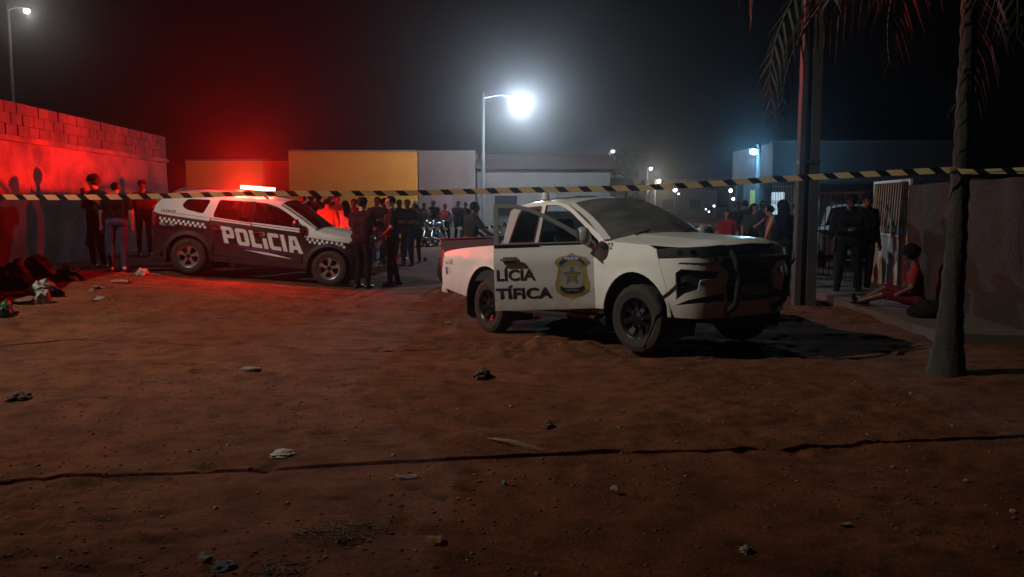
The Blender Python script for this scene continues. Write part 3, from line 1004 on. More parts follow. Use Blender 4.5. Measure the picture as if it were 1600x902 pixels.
for k in range(5):
    z = .64 + k * .085
    panel('grille_slat', [(4.18, z), (2 * SM - 4.18, z), (2 * SM - 4.18, z + .028), (4.18, z + .028)], BF, gloss_black, fb, off=-.012, flange=.02)
for mirr in (0, 1):
    f_ = (lambda p: mir(p)) if mirr else (lambda p: p)
    hl = panel('headlight', f_([(3.335, 1.125), (3.38, 1.045), (3.60, 1.043), (4.12, 1.046), (4.16, 1.10), (3.9, 1.14), (3.55, 1.145)]), BF, lens_clear, pk, off=.006, flange=.05)
    for s_ in (3.50, 3.62, 3.76):
        ring = [(s_ + .035 * math.cos(R(a)), 1.09 + .03 * math.sin(R(a))) for a in range(0, 360, 30)]
        panel('lamp_reflector', f_(ring), BF, chrome, hl, off=.009, flange=0)
    panel('chrome_strip', f_([(3.60, .975), (4.04, .955), (4.05, .968), (3.62, .988)]), BF, black_plastic, fb, off=.004, flange=.004)
    panel('fog_lamp', f_([(3.66 + .04 * math.cos(R(a)), .77 + .045 * math.sin(R(a))) for a in range(0, 360, 30)]), BF, lens_clear, fb, off=-.015, flange=.01)
panel('nose_trim', [(4.16, 1.046), (2 * SM - 4.16, 1.046), (2 * SM - 4.16, 1.15), (SM, 1.165), (4.16, 1.15)], BF, gloss_black, pk, off=-.002, flange=.03)
pl = panel('number_plate', [(SM - .2, .615), (SM + .2, .615), (SM + .2, .745), (SM - .2, .745)], BF, mat('plate_white', (.6, .6, .58), .5), pk, off=.03, flange=.02)
panel('plate_band', [(SM - .195, .718), (SM + .195, .718), (SM + .195, .742), (SM - .195, .742)], BF, decal_blue, pl, off=.032, flange=0)
decal_text('plate_lettering', 'SSZ1A10', SM - .17, .635, .34, BF, decal_black, pl, off=.033, height=.07, bold=.01)
# nudge bar in front
bb = link(bpy.data.objects.new('bull_bar', None)); bb.parent = pk; bb.empty_display_size = .1
for s_ in (-1, 1):
    bm = bmesh.new(); tube(bm, [(3.80, s_ * .36, .42), (3.97, s_ * .37, .55), (4.02, s_ * .38, .80), (4.0, s_ * .40, 1.0), (3.96, s_ * .42, 1.10)], .035, 10)
    finish('upright', bm, black_plastic, bb, True, 60)
    bm = bmesh.new(); tube(bm, [(3.99, s_ * .39, .92), (3.965, s_ * .52, .93), (3.93, s_ * .60, .97), (3.91, s_ * .61, 1.05)], .016, 10)
    finish('side_hoop', bm, black_plastic, bb, True, 60)
for z, y in ((.62, .375), (1.0, .40)):
    bm = bmesh.new(); tube(bm, [(4.0, -y, z), (4.04, 0, z), (4.0, y, z)], .03, 10)
    finish('cross_tube', bm, black_plastic, bb, True, 60)

# windscreen, roof, rear screen, tail
def base_pt(q):   # cowl curve
    return Vector((2.44 + .24 * (1 - q * q), q * .845, 1.245 + .045 * (1 - q * q)))
def top_pt(q):
    return Vector((1.64 + .10 * (1 - q * q), q * .69, 1.69 + .075 * (1 - abs(q) ** 2.5)))
rows = []
for i in range(9):
    t = i / 8
    rows.append([tuple(base_pt(q / 10).lerp(top_pt(q / 10), t) + Vector((.035 * math.sin(math.pi * t), 0, .02 * math.sin(math.pi * t)))) for q in [k - 10 for k in range(21)]])
ws_rows = [[p for p in r_[1:-1]] for r_ in rows]
sheet('windscreen', ws_rows, screen_glass, pk)
sheet('a_pillar', [[r_[0] for r_ in rows], [r_[1] for r_ in rows]], white_paint, pk)
sheet('a_pillar', [[r_[-1] for r_ in rows], [r_[-2] for r_ in rows]], white_paint, pk)
cowl = [[tuple(base_pt(k / 10)) for k in range(-10, 11)], [tuple(base_pt(k / 10) + Vector((.10 - .0 * k, 0, -.03))) for k in range(-10, 11)]]
cw = sheet('cowl', cowl, black_plastic, pk)
for y0 in (-.55, .15):
    bm = bmesh.new(); tube(bm, [(2.66, y0, 1.295), (2.50, y0 + .5, 1.375)], .010, 6); finish('wiper', bm, black_plastic, cw)
rows = []
for i in range(15):
    t = i / 14
    x = lerp(.36, 1.64, t)
    ze = float(np.interp(x, [.36, .46, .8, 1.15, 1.45, 1.64], [1.66, 1.713, 1.75, 1.75, 1.723, 1.682]))
    ye = greenP(1)(x, ze).y
    cz = float(np.interp(x, [.36, .5, .8, 1.15, 1.45, 1.64], [1.735, 1.775, 1.80, 1.802, 1.79, 1.768]))
    rows.append([(x + .10 * (1 - (q / 12) ** 2) * max(0, (t - .8) / .2), q / 12 * ye, ze + (cz - ze) * (1 - abs(q / 12) ** 2.6)) for q in range(-12, 13)])
roof = sheet('roof', rows, white_paint, pk)
for y in (-.42, .42):
    bm = bmesh.new(); box(bm, .55, 1.5, y - .012, y + .012, 1.785, 1.80); finish('roof_groove', bm, black_plastic, roof)
bm = bmesh.new(); lathe(bm, [(.0, 1.92), (.03, 1.915), (.05, 1.89), (.055, 1.85), (.06, 1.80), (.07, 1.785)], 16, centre=(.62, -.30, 0))
finish('siren_beacon', bm, mat('beacon_cover', (.55, .54, .50), .4), pk, True)
bm = bmesh.new(); tube(bm, [(.5, 0, 1.76), (.42, 0, 2.05)], .004, 6); finish('aerial', bm, black_plastic, roof)
# rear cab wall with screen
bm = bmesh.new(); box(bm, .345, .365, -.80, .80, .62, 1.24); finish('cab_back', bm, white_paint, pk)
sheet('rear_screen', [[(.35, y, 1.24), (.37, y * .86, 1.66)] for y in (-.75, -.4, 0, .4, .75)], glass_dark, pk)
# bed box
bedin = mat('bed_liner', (.03, .03, .03), .8, bump=(80, .3, .004))
bm = bmesh.new()
box(bm, -1.30, .34, -.70, .70, .66, .70); box(bm, -1.28, .33, -.86, -.80, .72, 1.31); box(bm, -1.28, .33, .80, .86, .72, 1.31)
finish('bed_liner', bm, bedin, pk)
tg = panel('tailgate', [(-1.50, .72), (-1.46, 1.29), (2 * ringP.smin + 1.46, 1.29), (2 * ringP.smin + 1.50, .72)][::-1], bodyP(-1), white_paint, pk, flange=.05)
for sd in (-1, 1):
    bm = bmesh.new(); box(bm, -1.31, .345, min(sd * .80, sd * .885), max(sd * .80, sd * .885), 1.317, 1.335); bevel(bm, .006)
    finish('bed_rail', bm, black_plastic, pk, True, 40)
bm = bmesh.new(); box(bm, -1.40, -1.34, -.80, .80, 1.30, 1.325); bevel(bm, .006); finish('tailgate_cap', bm, black_plastic, pk, True, 40)
bm = bmesh.new(); box(bm, -1.47, -1.34, -.78, .78, .52, .66); bevel(bm, .03, 3); finish('rear_bumper', bm, black_plastic, pk, True, 40)
# under body and cabin
bm = bmesh.new()
box(bm, -1.3, 3.6, -.45, .45, .40, .52); box(bm, .40, 2.5, -.84, .84, .44, .50); box(bm, 2.5, 3.70, -.60, .60, .50, 1.08); box(bm, .37, .45, -.8, .8, .5, 1.15)
box(bm, .36, .44, -.1, .1, .38, .42); box(bm, -.06, .06, -.66, .66, .33, .42); box(bm, 2.94, 3.06, -.66, .66, .32, .40)
finish('chassis', bm, black_plastic, pk)
for y in (-.38, .38):
    seat(pk, 1.55, y, .62)
bs = box_obj('rear_bench', (.50, 1.0, -.68, .68, .62, .80), seat_fabric, pk, .05)
bk = box_obj('bench_back', (.44, .58, -.68, .68, .80, 1.38), seat_fabric, bs, .05)
db = box_obj('dashboard', (2.12, 2.52, -.76, .76, .82, 1.20), black_plastic, pk, .06)
box_obj('centre_screen', (2.09, 2.119, -.13, .13, .98, 1.13), gloss_black, db, .006)
steering_wheel(pk, 2.0, .38, 1.10)
# ================================================================== patrol SUV
ringS = Ring([(-.80, 0), (-.79, .4), (-.76, .68), (-.68, .80), (-.50, .865), (0, .885), (.8, .897), (1.6, .90), (2.4, .895), (2.85, .88), (3.05, .845),
              (3.22, .76), (3.34, .60), (3.42, .36), (3.45, 0)])
def insetS(s, z):
    k = .30 * max(0, .55 - z) ** 2 + .45 * max(0, z - .86) ** 2
    k -= .012 * math.exp(-((z - .93) / .06) ** 2)
    k += .012 * math.exp(-((z - .52) / .06) ** 2) * (1 if .5 < s < 2.2 else 0)
    for cx in (0, 2.673):
        d = math.hypot(s - cx, z - .343) - .42
        if d < .2:
            k -= .03 * (1 - max(d, 0) / .2) ** 2
    return k
def bodyS(side):
    def f(s, z, o=0.0):
        x, y, nx, ny = ringS.at(s)
        k = o - insetS(s, z)
        return Vector((x + nx * k, side * (y + ny * k), z))
    return f
def greenS(side):
    def f(s, z, o=0.0):
        y = .862 - .26 * (z - 1.05) - .14 * max(0, z - 1.35) ** 2 - .018 * (s - 1.1) ** 2 * (1 if s > 1.1 else 1.6)
        return Vector((s, side * (y + o), z))
    return f
def beltS(s):
    return lerp(1.125, 1.0, min(1, max(0, (s + .2) / 2.5)))
def hoodS(s):
    return lerp(1.035, .93, min(1, max(0, (s - 2.25) / .85)))
LETTERS = {
    'P': (.86, [[(0, 0), (0, 1), (.74, 1), (.86, .88), (.86, .46), (.74, .34), (.32, .34), (.32, 0)], [(.32, .55), (.56, .55), (.56, .79), (.32, .79)]]),
    'O': (.88, [[(.12, 0), (0, .12), (0, .88), (.12, 1), (.76, 1), (.88, .88), (.88, .12), (.76, 0)], [(.30, .22), (.58, .22), (.58, .78), (.30, .78)]]),
    'L': (.74, [[(0, 0), (0, 1), (.30, 1), (.30, .24), (.74, .24), (.74, 0)]]),
    'i': (.30, [[(0, 0), (0, .62), (.30, .62), (.30, 0)]]),
    'C': (.80, [[(.12, 0), (0, .12), (0, .88), (.12, 1), (.80, 1), (.80, .77), (.30, .77), (.30, .23), (.80, .23), (.80, 0)]]),
    'I': (.30, [[(0, 0), (0, 1), (.30, 1), (.30, 0)]]),
    'A': (.98, [[(0, 0), (.20, 1), (.74, 1), (.98, 0), (.66, 0), (.62, .2), (.34, .2), (.30, 0)], [(.39, .42), (.57, .42), (.52, .78), (.42, .78)]]),
}
def build_suv(label, loc, rot, lit):
    sv = thing('police_suv', label, 'patrol car', loc, rot)
    SMX = ringS.smax
    for side in (-1, 1):
        B, G = bodyS(side), greenS(side)
        panel('rear_quarter', [(-.72, .52), (-.50, .42)] + arc(0, .343, .43, .43, 168, 12) + [(.46, .44), (.47, .70), (.36, .86), (.36, 1.035), (-.74, 1.10), (-.76, .8)], B, black_paint, sv)
        panel('upper_quarter', [(-.74, 1.104), (.36, 1.04), (.36, beltS(.36)), (-.1, beltS(-.1)), (-.70, 1.135)], B, white_paint, sv)
        rd = panel('rear_door', [(.475, .42), (1.155, .405), (1.155, beltS(1.155)), (.375, beltS(.375)), (.375, .86), (.485, .70)], B, black_paint, sv)
        fd = panel('front_door', [(1.17, .405), (2.15, .41), (2.17, beltS(2.17)), (1.17, beltS(1.17))], B, black_paint, sv)
        for d_, s_ in ((rd, .52), (fd, 1.30)):
            p = B(s_, .90, .022)
            h = box_obj('handle', (-.09, .09, -.012, .012, -.015, .015), black_paint, d_, .008); h.location = p
        for (a, b_) in ((.385, 1.15), (1.18, 2.16)):
            panel('belt_strip', [(a, beltS(a) - .035), (b_, beltS(b_) - .035), (b_, beltS(b_) - .008), (a, beltS(a) - .008)], B, decal_white, rd if a < 1 else fd, off=.003, flange=0)
        # wing: black below, white above
        panel('front_wing', [(2.165, .42), (2.24, .42)] + arc(2.673, .343, .43, .43, 170, 8) + [(3.10, .44), (3.04, .80), (2.98, .845), (2.17, .895)], B, black_paint, sv)
        panel('upper_wing', [(2.175, .90), (2.985, .85), (3.06, .84)] + [(s, hoodS(s)) for s in (3.08, 2.9, 2.7, 2.5, 2.3)] + [(2.2, beltS(2.2) + .02)], B, white_paint, sv)
        panel('sill', [(.48, .29), (2.20, .29), (2.20, .40), (.48, .40)], B, black_plastic, sv, off=.008)
        for cx in (0, 2.673):
            panel('arch_trim', arc(cx, .343, .475, .475, 186 if cx else 190, -6) + arc(cx, .343, .41, .41, -6, 186 if cx else 190), B, black_plastic, sv, off=.014, flange=.04)
            wheel_house(sv, cx, .343, .45, side, .5, .86)
            add_wheel('wheel', sv, (cx, side * .775, .343), .343, .215, side, 'alloy', 5, .205)
        # checker band
        cw_, ch = .046, .046
        for (a, b_, f0) in ((-.60, .34, lambda s: lerp(1.04, .985, (s + .6) / .94)), (2.22, 2.96, lambda s: lerp(.885, .835, (s - 2.22) / .74))):
            n = int((b_ - a) / cw_)
            bm_polys = []
            for i in range(n):
                for j in range(2):
                    if (i + j) % 2 == 0:
                        s0 = a + i * cw_
                        bm_polys.append((s0, f0(s0) - (j + 1) * ch))
            bm = bmesh.new()
            for (s0, z0) in bm_polys:
                bm.faces.new([bm.verts.new(B(x, z, .003)) for x, z in ((s0, z0), (s0 + cw_, z0), (s0 + cw_, z0 + ch), (s0, z0 + ch))])
            finish('checker_band', bm, decal_white, sv)
        # cabin side
        outer = [(-.745, 1.12), (-.72, 1.25), (-.60, 1.40), (-.45, 1.475), (0, 1.515), (.6, 1.535), (1.1, 1.53), (1.45, 1.50), (1.66, 1.455), (1.95, 1.30), (2.38, 1.045)] + \
                [(2.30, beltS(2.3) + .004)] + [(s, beltS(s) + .004) for s in (2.0, 1.5, 1.0, .5, .0, -.2)]
        quarter = rounded([(-.12, 1.42), (.335, 1.44), (.22, 1.165), (-.13, 1.22), (-.21, 1.285)], .06)
        rwin = rounded([(.50, 1.455), (1.10, 1.475), (1.10, 1.075), (.43, 1.12), (.41, 1.17)], .04)
        fwin = rounded([(1.17, 1.475), (1.40, 1.462), (1.62, 1.41), (1.85, 1.29), (2.10, 1.13), (2.10, 1.05), (1.17, 1.085)], .03)
        cb = panel('cab_side', outer, G, white_paint, sv, holes=[quarter, rwin, fwin], flange=.03)
        panel('b_pillar_trim', [(1.085, 1.08), (1.185, 1.08), (1.185, 1.48), (1.085, 1.48)], G, gloss_black, cb, off=.004, flange=.006)
        for q in (quarter, rwin, fwin):
            panel('side_window', q, G, glass_dark, cb, off=-.012, flange=0)
        m = link(bpy.data.objects.new('mirror', None)); m.parent = sv; m.location = G(2.02, 1.10)
        bm = bmesh.new(); bmesh.ops.create_uvsphere(bm, u_segments=16, v_segments=10, radius=1)
        for v in bm.verts: v.co = Vector((v.co.x * .07, v.co.y * .11, v.co.z * .085))
        o = finish('mirror_shell', bm, black_paint, m, True); o.location = (.02, side * .16, .04)
        bm = bmesh.new(); tube(bm, [(0, -side * .02, 0), (0.01, side * .08, .03)], .025, 8); finish('mirror_arm', bm, black_plastic, m)
        # roof rail
        bm = bmesh.new(); tube(bm, [(-.45, side * .60, 1.50), (-.30, side * .60, 1.60), (.2, side * .61, 1.645), (.9, side * .61, 1.65), (1.25, side * .60, 1.62), (1.38, side * .60, 1.55)], .018, 8)
        finish('roof_rail', bm, black_plastic, sv, True)
        tl = panel('tail_lamp', [(-.86, .85), (-.66, .87), (-.68, 1.09), (-.86, 1.09)], B, tail_red, sv, off=.012, flange=.03)
        hl = panel('headlight', [(3.0, .83), (3.48, .74), (3.50, .84), (3.08, .915)], B, lens_clear, sv, off=.008, flange=.03)
        ring = [(3.22 + .05 * math.cos(R(a)), .82 + .042 * math.sin(R(a))) for a in range(0, 360, 30)]
        panel('lamp_reflector', ring, B, chrome, hl, off=.011, flange=0)
    B, G = bodyS(-1), greenS(-1)
    # big lettering on the right side, back-slanted
    widths = [LETTERS[c][0] for c in 'POLiCIA']; gap = .13
    tot = sum(widths) + gap * 6
    sx = .315; k = 1.50 / (tot * 1.0); x = .68
    for c in 'POLiCIA':
        w_, loops = LETTERS[c]
        slope = -.055
        tr = lambda p: (x + p[0] * k - .30 * (p[1]) * sx, .655 + p[1] * sx + slope * (x + p[0] * k - .68))
        lp = [[tr(p) for p in l] for l in loops]
        panel('letter', lp[0], B, decal_white, sv, holes=lp[1:], off=.005, flange=0)
        if c == 'i':
            panel('letter_crest', [(x - .24 * sx + .06 * math.cos(R(a)) + .01, .655 + .86 * sx + slope * (x - .68) + .045 * math.sin(R(a))) for a in range(0, 360, 30)], B, decal_grey, sv, off=.005, flange=0)
        x += (w_ + gap) * k
    panel('swoosh', [(1.05, .56), (1.50, .545), (1.98, .46), (1.45, .50)], B, decal_white, sv, off=.005, flange=0)
    panel('swoosh', [(.80, .615), (1.45, .60), (1.98, .54), (1.45, .572), (1.05, .585)], B, decal_purple, sv, off=.005, flange=0)
    decal_text('fleet_number', '103828', -.60, 1.13, .29, G, decal_black, sv, bold=.02, height=.055)
    decal_text('phone_lettering', 'TEL.: 190', -.58, .885, .30, B, decal_white, sv, bold=.01, height=.05)
    # bonnet, windscreen, roof, hatch
    rows = []
    for i in range(17):
        t = i / 16
        se = lerp(2.32, 3.12, t); E = bodyS(1)(se, hoodS(se), 0)
        cx = lerp(2.46, 3.38, t); cz = lerp(1.10, .985, t) - .05 * max(0, (t - .8) / .2) ** 2
        rows.append([(E.x + (cx - E.x) * (1 - (q / 12) ** 2), q / 12 * (E.y - .004), E.z + (cz - E.z) * (1 - abs(q / 12) ** 2.3) + .012 * math.exp(-((abs(q / 12) - .5) / .12) ** 2) - .003) for q in range(-12, 13)])
    sheet('bonnet', rows, white_paint, sv)
    fb = panel('front_bumper', [(3.11, .36), (2 * SMX - 3.11, .36), (2 * SMX - 3.05, .78), (2 * SMX - 3.5, .735), (3.5, .735), (3.05, .78)], B, black_plastic, sv, flange=.03)
    panel('grille', [(3.52, .74), (2 * SMX - 3.52, .74), (2 * SMX - 3.52, .92), (SMX, .945), (3.52, .92)], B, gloss_black, sv, off=-.004, flange=.02)
    for kx in range(5):
        s_ = SMX - .36 + kx * .18
        panel('grille_bar', [(s_ - .035, .77), (s_ + .035, .77), (s_ + .035, .90), (s_ - .035, .90)], B, alloy, fb, off=.006, flange=.01)
    panel('skid_plate', [(SMX - .4, .38), (SMX + .4, .38), (SMX + .34, .48), (SMX - .34, .48)], B, alloy, fb, off=.008, flange=.01)
    panel('number_plate', [(SMX - .2, .55), (SMX + .2, .55), (SMX + .2, .67), (SMX - .2, .67)], B, decal_white, fb, off=.015, flange=.01)
    panel('rear_bumper', [(-.70, .36), (-.62, .82), (2 * ringS.smin + .62, .82), (2 * ringS.smin + .70, .36)], B, black_plastic, sv, flange=.03)
    bp_ = lambda q: Vector((2.36 + .12 * (1 - q * q), q * .80, 1.05 + .05 * (1 - q * q)))
    tp_ = lambda q: Vector((1.66 + .07 * (1 - q * q), q * .70, 1.46 + .085 * (1 - abs(q) ** 2.5)))
    rows = [[tuple(bp_(q / 10).lerp(tp_(q / 10), t / 6) + Vector((.03 * math.sin(math.pi * t / 6), 0, .012))) for q in range(-10, 11)] for t in range(7)]
    sheet('windscreen', [r_[1:-1] for r_ in rows], glass_dark, sv)
    sheet('a_pillar', [[r_[0] for r_ in rows], [r_[1] for r_ in rows]], white_paint, sv)
    sheet('a_pillar', [[r_[-1] for r_ in rows], [r_[-2] for r_ in rows]], white_paint, sv)
    rows = []
    for i in range(15):
        x = lerp(-.60, 1.66, i / 14)
        ze = float(np.interp(x, [-.60, -.45, 0, .6, 1.1, 1.45, 1.66], [1.40, 1.475, 1.515, 1.535, 1.53, 1.50, 1.455]))
        ye = G(x, ze).y
        cz = float(np.interp(x, [-.60, -.4, 0, .6, 1.1, 1.45, 1.66], [1.50, 1.57, 1.61, 1.625, 1.62, 1.59, 1.55]))
        rows.append([(x + .07 * (1 - (q / 10) ** 2) * max(0, (i - 11) / 3), q / 10 * -ye, ze + (cz - ze) * (1 - abs(q / 10) ** 2.6)) for q in range(-10, 11)])
    roof = sheet('roof', rows, white_paint, sv)
    hatch = sheet('hatch', [[(-.60 + .02, q / 6 * .66, 1.40 + .09 * (1 - abs(q / 6) ** 2.5)) for q in range(-6, 7)],
                            [(-.74 - .03 * (1 - (q / 6) ** 2), q / 6 * .72, 1.10) for q in range(-6, 7)],
                            [(-.76 - .03 * (1 - (q / 6) ** 2), q / 6 * .74, .80) for q in range(-6, 7)]], black_paint, sv)
    # V-shaped light bar
    lb = link(bpy.data.objects.new('light_bar', None)); lb.parent = sv; lb.location = (1.0, 0, 1.665); lb.empty_display_size = .1
    bm = bmesh.new()
    for s_ in (-1, 1):
        tube(bm, [(.30, s_ * .02, -.015), (-.12, s_ * .60, -.015)], .06, 8)
    box(bm, -.10, .30, -.10, .10, -.05, .0)
    finish('bar_base', bm, black_plastic, lb)
    for s_ in (-1, 1):
        bm = bmesh.new(); box(bm, -.04, .04, -.03, .03, -.13, -.02); o = finish('foot', bm, black_plastic, lb); o.location = (-.06, s_ * .5, 0)
        for k in range(4):
            a, b_ = k / 4 + .01, (k + 1) / 4 - .01
            p0 = Vector((.30, s_ * .03, .045)).lerp(Vector((-.14, s_ * .60, .045)), a); p1 = Vector((.30, s_ * .03, .045)).lerp(Vector((-.14, s_ * .60, .045)), b_)
            d_ = (p1 - p0).normalized(); nn = Vector((-d_.y, d_.x, 0)) * .075
            bm = bmesh.new()
            v = [bm.verts.new(p + Vector((0, 0, z))) for z in (-.02, .055) for p in (p0 - nn, p1 - nn, p1 + nn, p0 + nn)]
            for q in ((0, 3, 2, 1), (4, 5, 6, 7), (0, 1, 5, 4), (1, 2, 6, 5), (2, 3, 7, 6), (3, 0, 4, 7)):
                bm.faces.new([v[i] for i in q])
            bevel(bm, .012)
            on = lit and s_ == -1
            finish('lens', bm, red_lamp if on else gloss_black, lb, True, 40)
    if lit:
        for p, pw in (((-.26, .18, .005), 1.0), ((-.17, -.70, .02), .065), ((.10, .0, .16), .015)):
            L = bpy.data.lights.new('red_beacon', 'POINT'); L.energy = RED_POWER * pw; L.color = (1.0, 0.012, 0.006); L.shadow_soft_size = .03
            lo = link(bpy.data.objects.new('beacon_light', L)); lo.parent = lb; lo.location = p
    # cabin
    bm = bmesh.new(); box(bm, -.70, 3.2, -.45, .45, .26, .42); box(bm, -.70, 2.3, -.80, .80, .38, .46); box(bm, 2.3, 3.3, -.55, .55, .42, .90)
    box(bm, -.06, .06, -.66, .66, .28, .36); box(bm, 2.61, 2.73, -.66, .66, .28, .36)
    finish('chassis', bm, black_plastic, sv)
    for y in (-.36, .36):
        seat(sv, 1.45, y, .55)
    box_obj('rear_bench', (.35, .9, -.62, .62, .55, .75), seat_fabric, sv, .05)
    box_obj('bench_back', (.25, .42, -.62, .62, .72, 1.25), seat_fabric, sv, .05)
    box_obj('dashboard', (1.98, 2.35, -.70, .70, .72, 1.04), black_plastic, sv, .06)
    steering_wheel(sv, 1.88, .36, .98)
    return sv
red_lamp = emission('red_lamp', (1.0, 0.13, 0.07), 24.0)
suv = build_suv('dark and white patrol car with red roof light flashing, lettered POLÍCIA', (-6.17, 16.98, .285), (0, R(5.0), 0), True)
suv2 = build_suv('patrol car with unlit roof bar half hidden behind the two officers', (9.6, 23.8, 0.0), (0, 0, R(-112)), False)
# ================================================================== people
def cap_mesh(bm, a, b, ra, rb, n=12):
    a, b = Vector(a), Vector(b)
    d = b - a
    if d.length < 1e-5:
        d = Vector((0, 0, 1e-4)); b = a + d
    u, v, w = frame_of(d)
    rings = []
    for (c, r_, sg) in ((a, ra, -1), (b, rb, 1)):
        for k in ((80, 50, 25, 0) if sg < 0 else (0, 25, 50, 80)):
            h = math.sin(R(k)) * r_ * sg; q = math.cos(R(k)) * r_
            rings.append([bm.verts.new(c + w * h + (u * math.cos(2 * math.pi * i / n) + v * math.sin(2 * math.pi * i / n)) * q) for i in range(n)])
    for p, q in zip(rings, rings[1:]):
        for i in range(n):
            bm.faces.new((p[i], p[(i + 1) % n], q[(i + 1) % n], q[i]))
    bm.faces.new(rings[0][::-1]); bm.faces.new(rings[-1])

SKIN = [mat('skin_brown', (.16, .075, .045), .55), mat('skin_tan', (.28, .15, .095), .55), mat('skin_dark', (.07, .034, .022), .5)]
hair_mat = mat('hair_black', (.007, .006, .006), .9, bump=(60, .6, .01), spec=.1)
eye_white = mat('eye_white', (.5, .48, .45), .3)
lip = mat('lip', (.16, .05, .04), .5)
def cloth(name, c, c2=None):
    c = tuple(k * .72 for k in c); return mat('cloth_' + name, c, .9, var=(11, c2 or tuple(k * .72 for k in c), .25), bump=(26, .5, .02), spec=.15)
C = {'black': cloth('black', (.012, .012, .014)), 'navy': cloth('navy', (.018, .021, .032)), 'jeans': cloth('jeans', (.07, .10, .20)), 'darkjeans': cloth('darkjeans', (.03, .04, .075)),
     'red': cloth('red', (.30, .02, .025)), 'darkred': cloth('darkred', (.16, .016, .018)), 'beige': cloth('beige', (.28, .20, .13)), 'grey': cloth('grey', (.16, .155, .15)),
     'white': cloth('white', (.62, .61, .58)), 'blue': cloth('blue', (.22, .30, .40)), 'green': cloth('green', (.06, .09, .05)), 'brown': cloth('brown', (.11, .06, .04)),
     'orange': cloth('orange', (.65, .12, .03)), 'charcoal': cloth('charcoal', (.04, .04, .042)), 'shoe': mat('shoe_leather', (.014, .013, .013), .35), 'shoew': mat('shoe_pale', (.35, .33, .31), .6)}

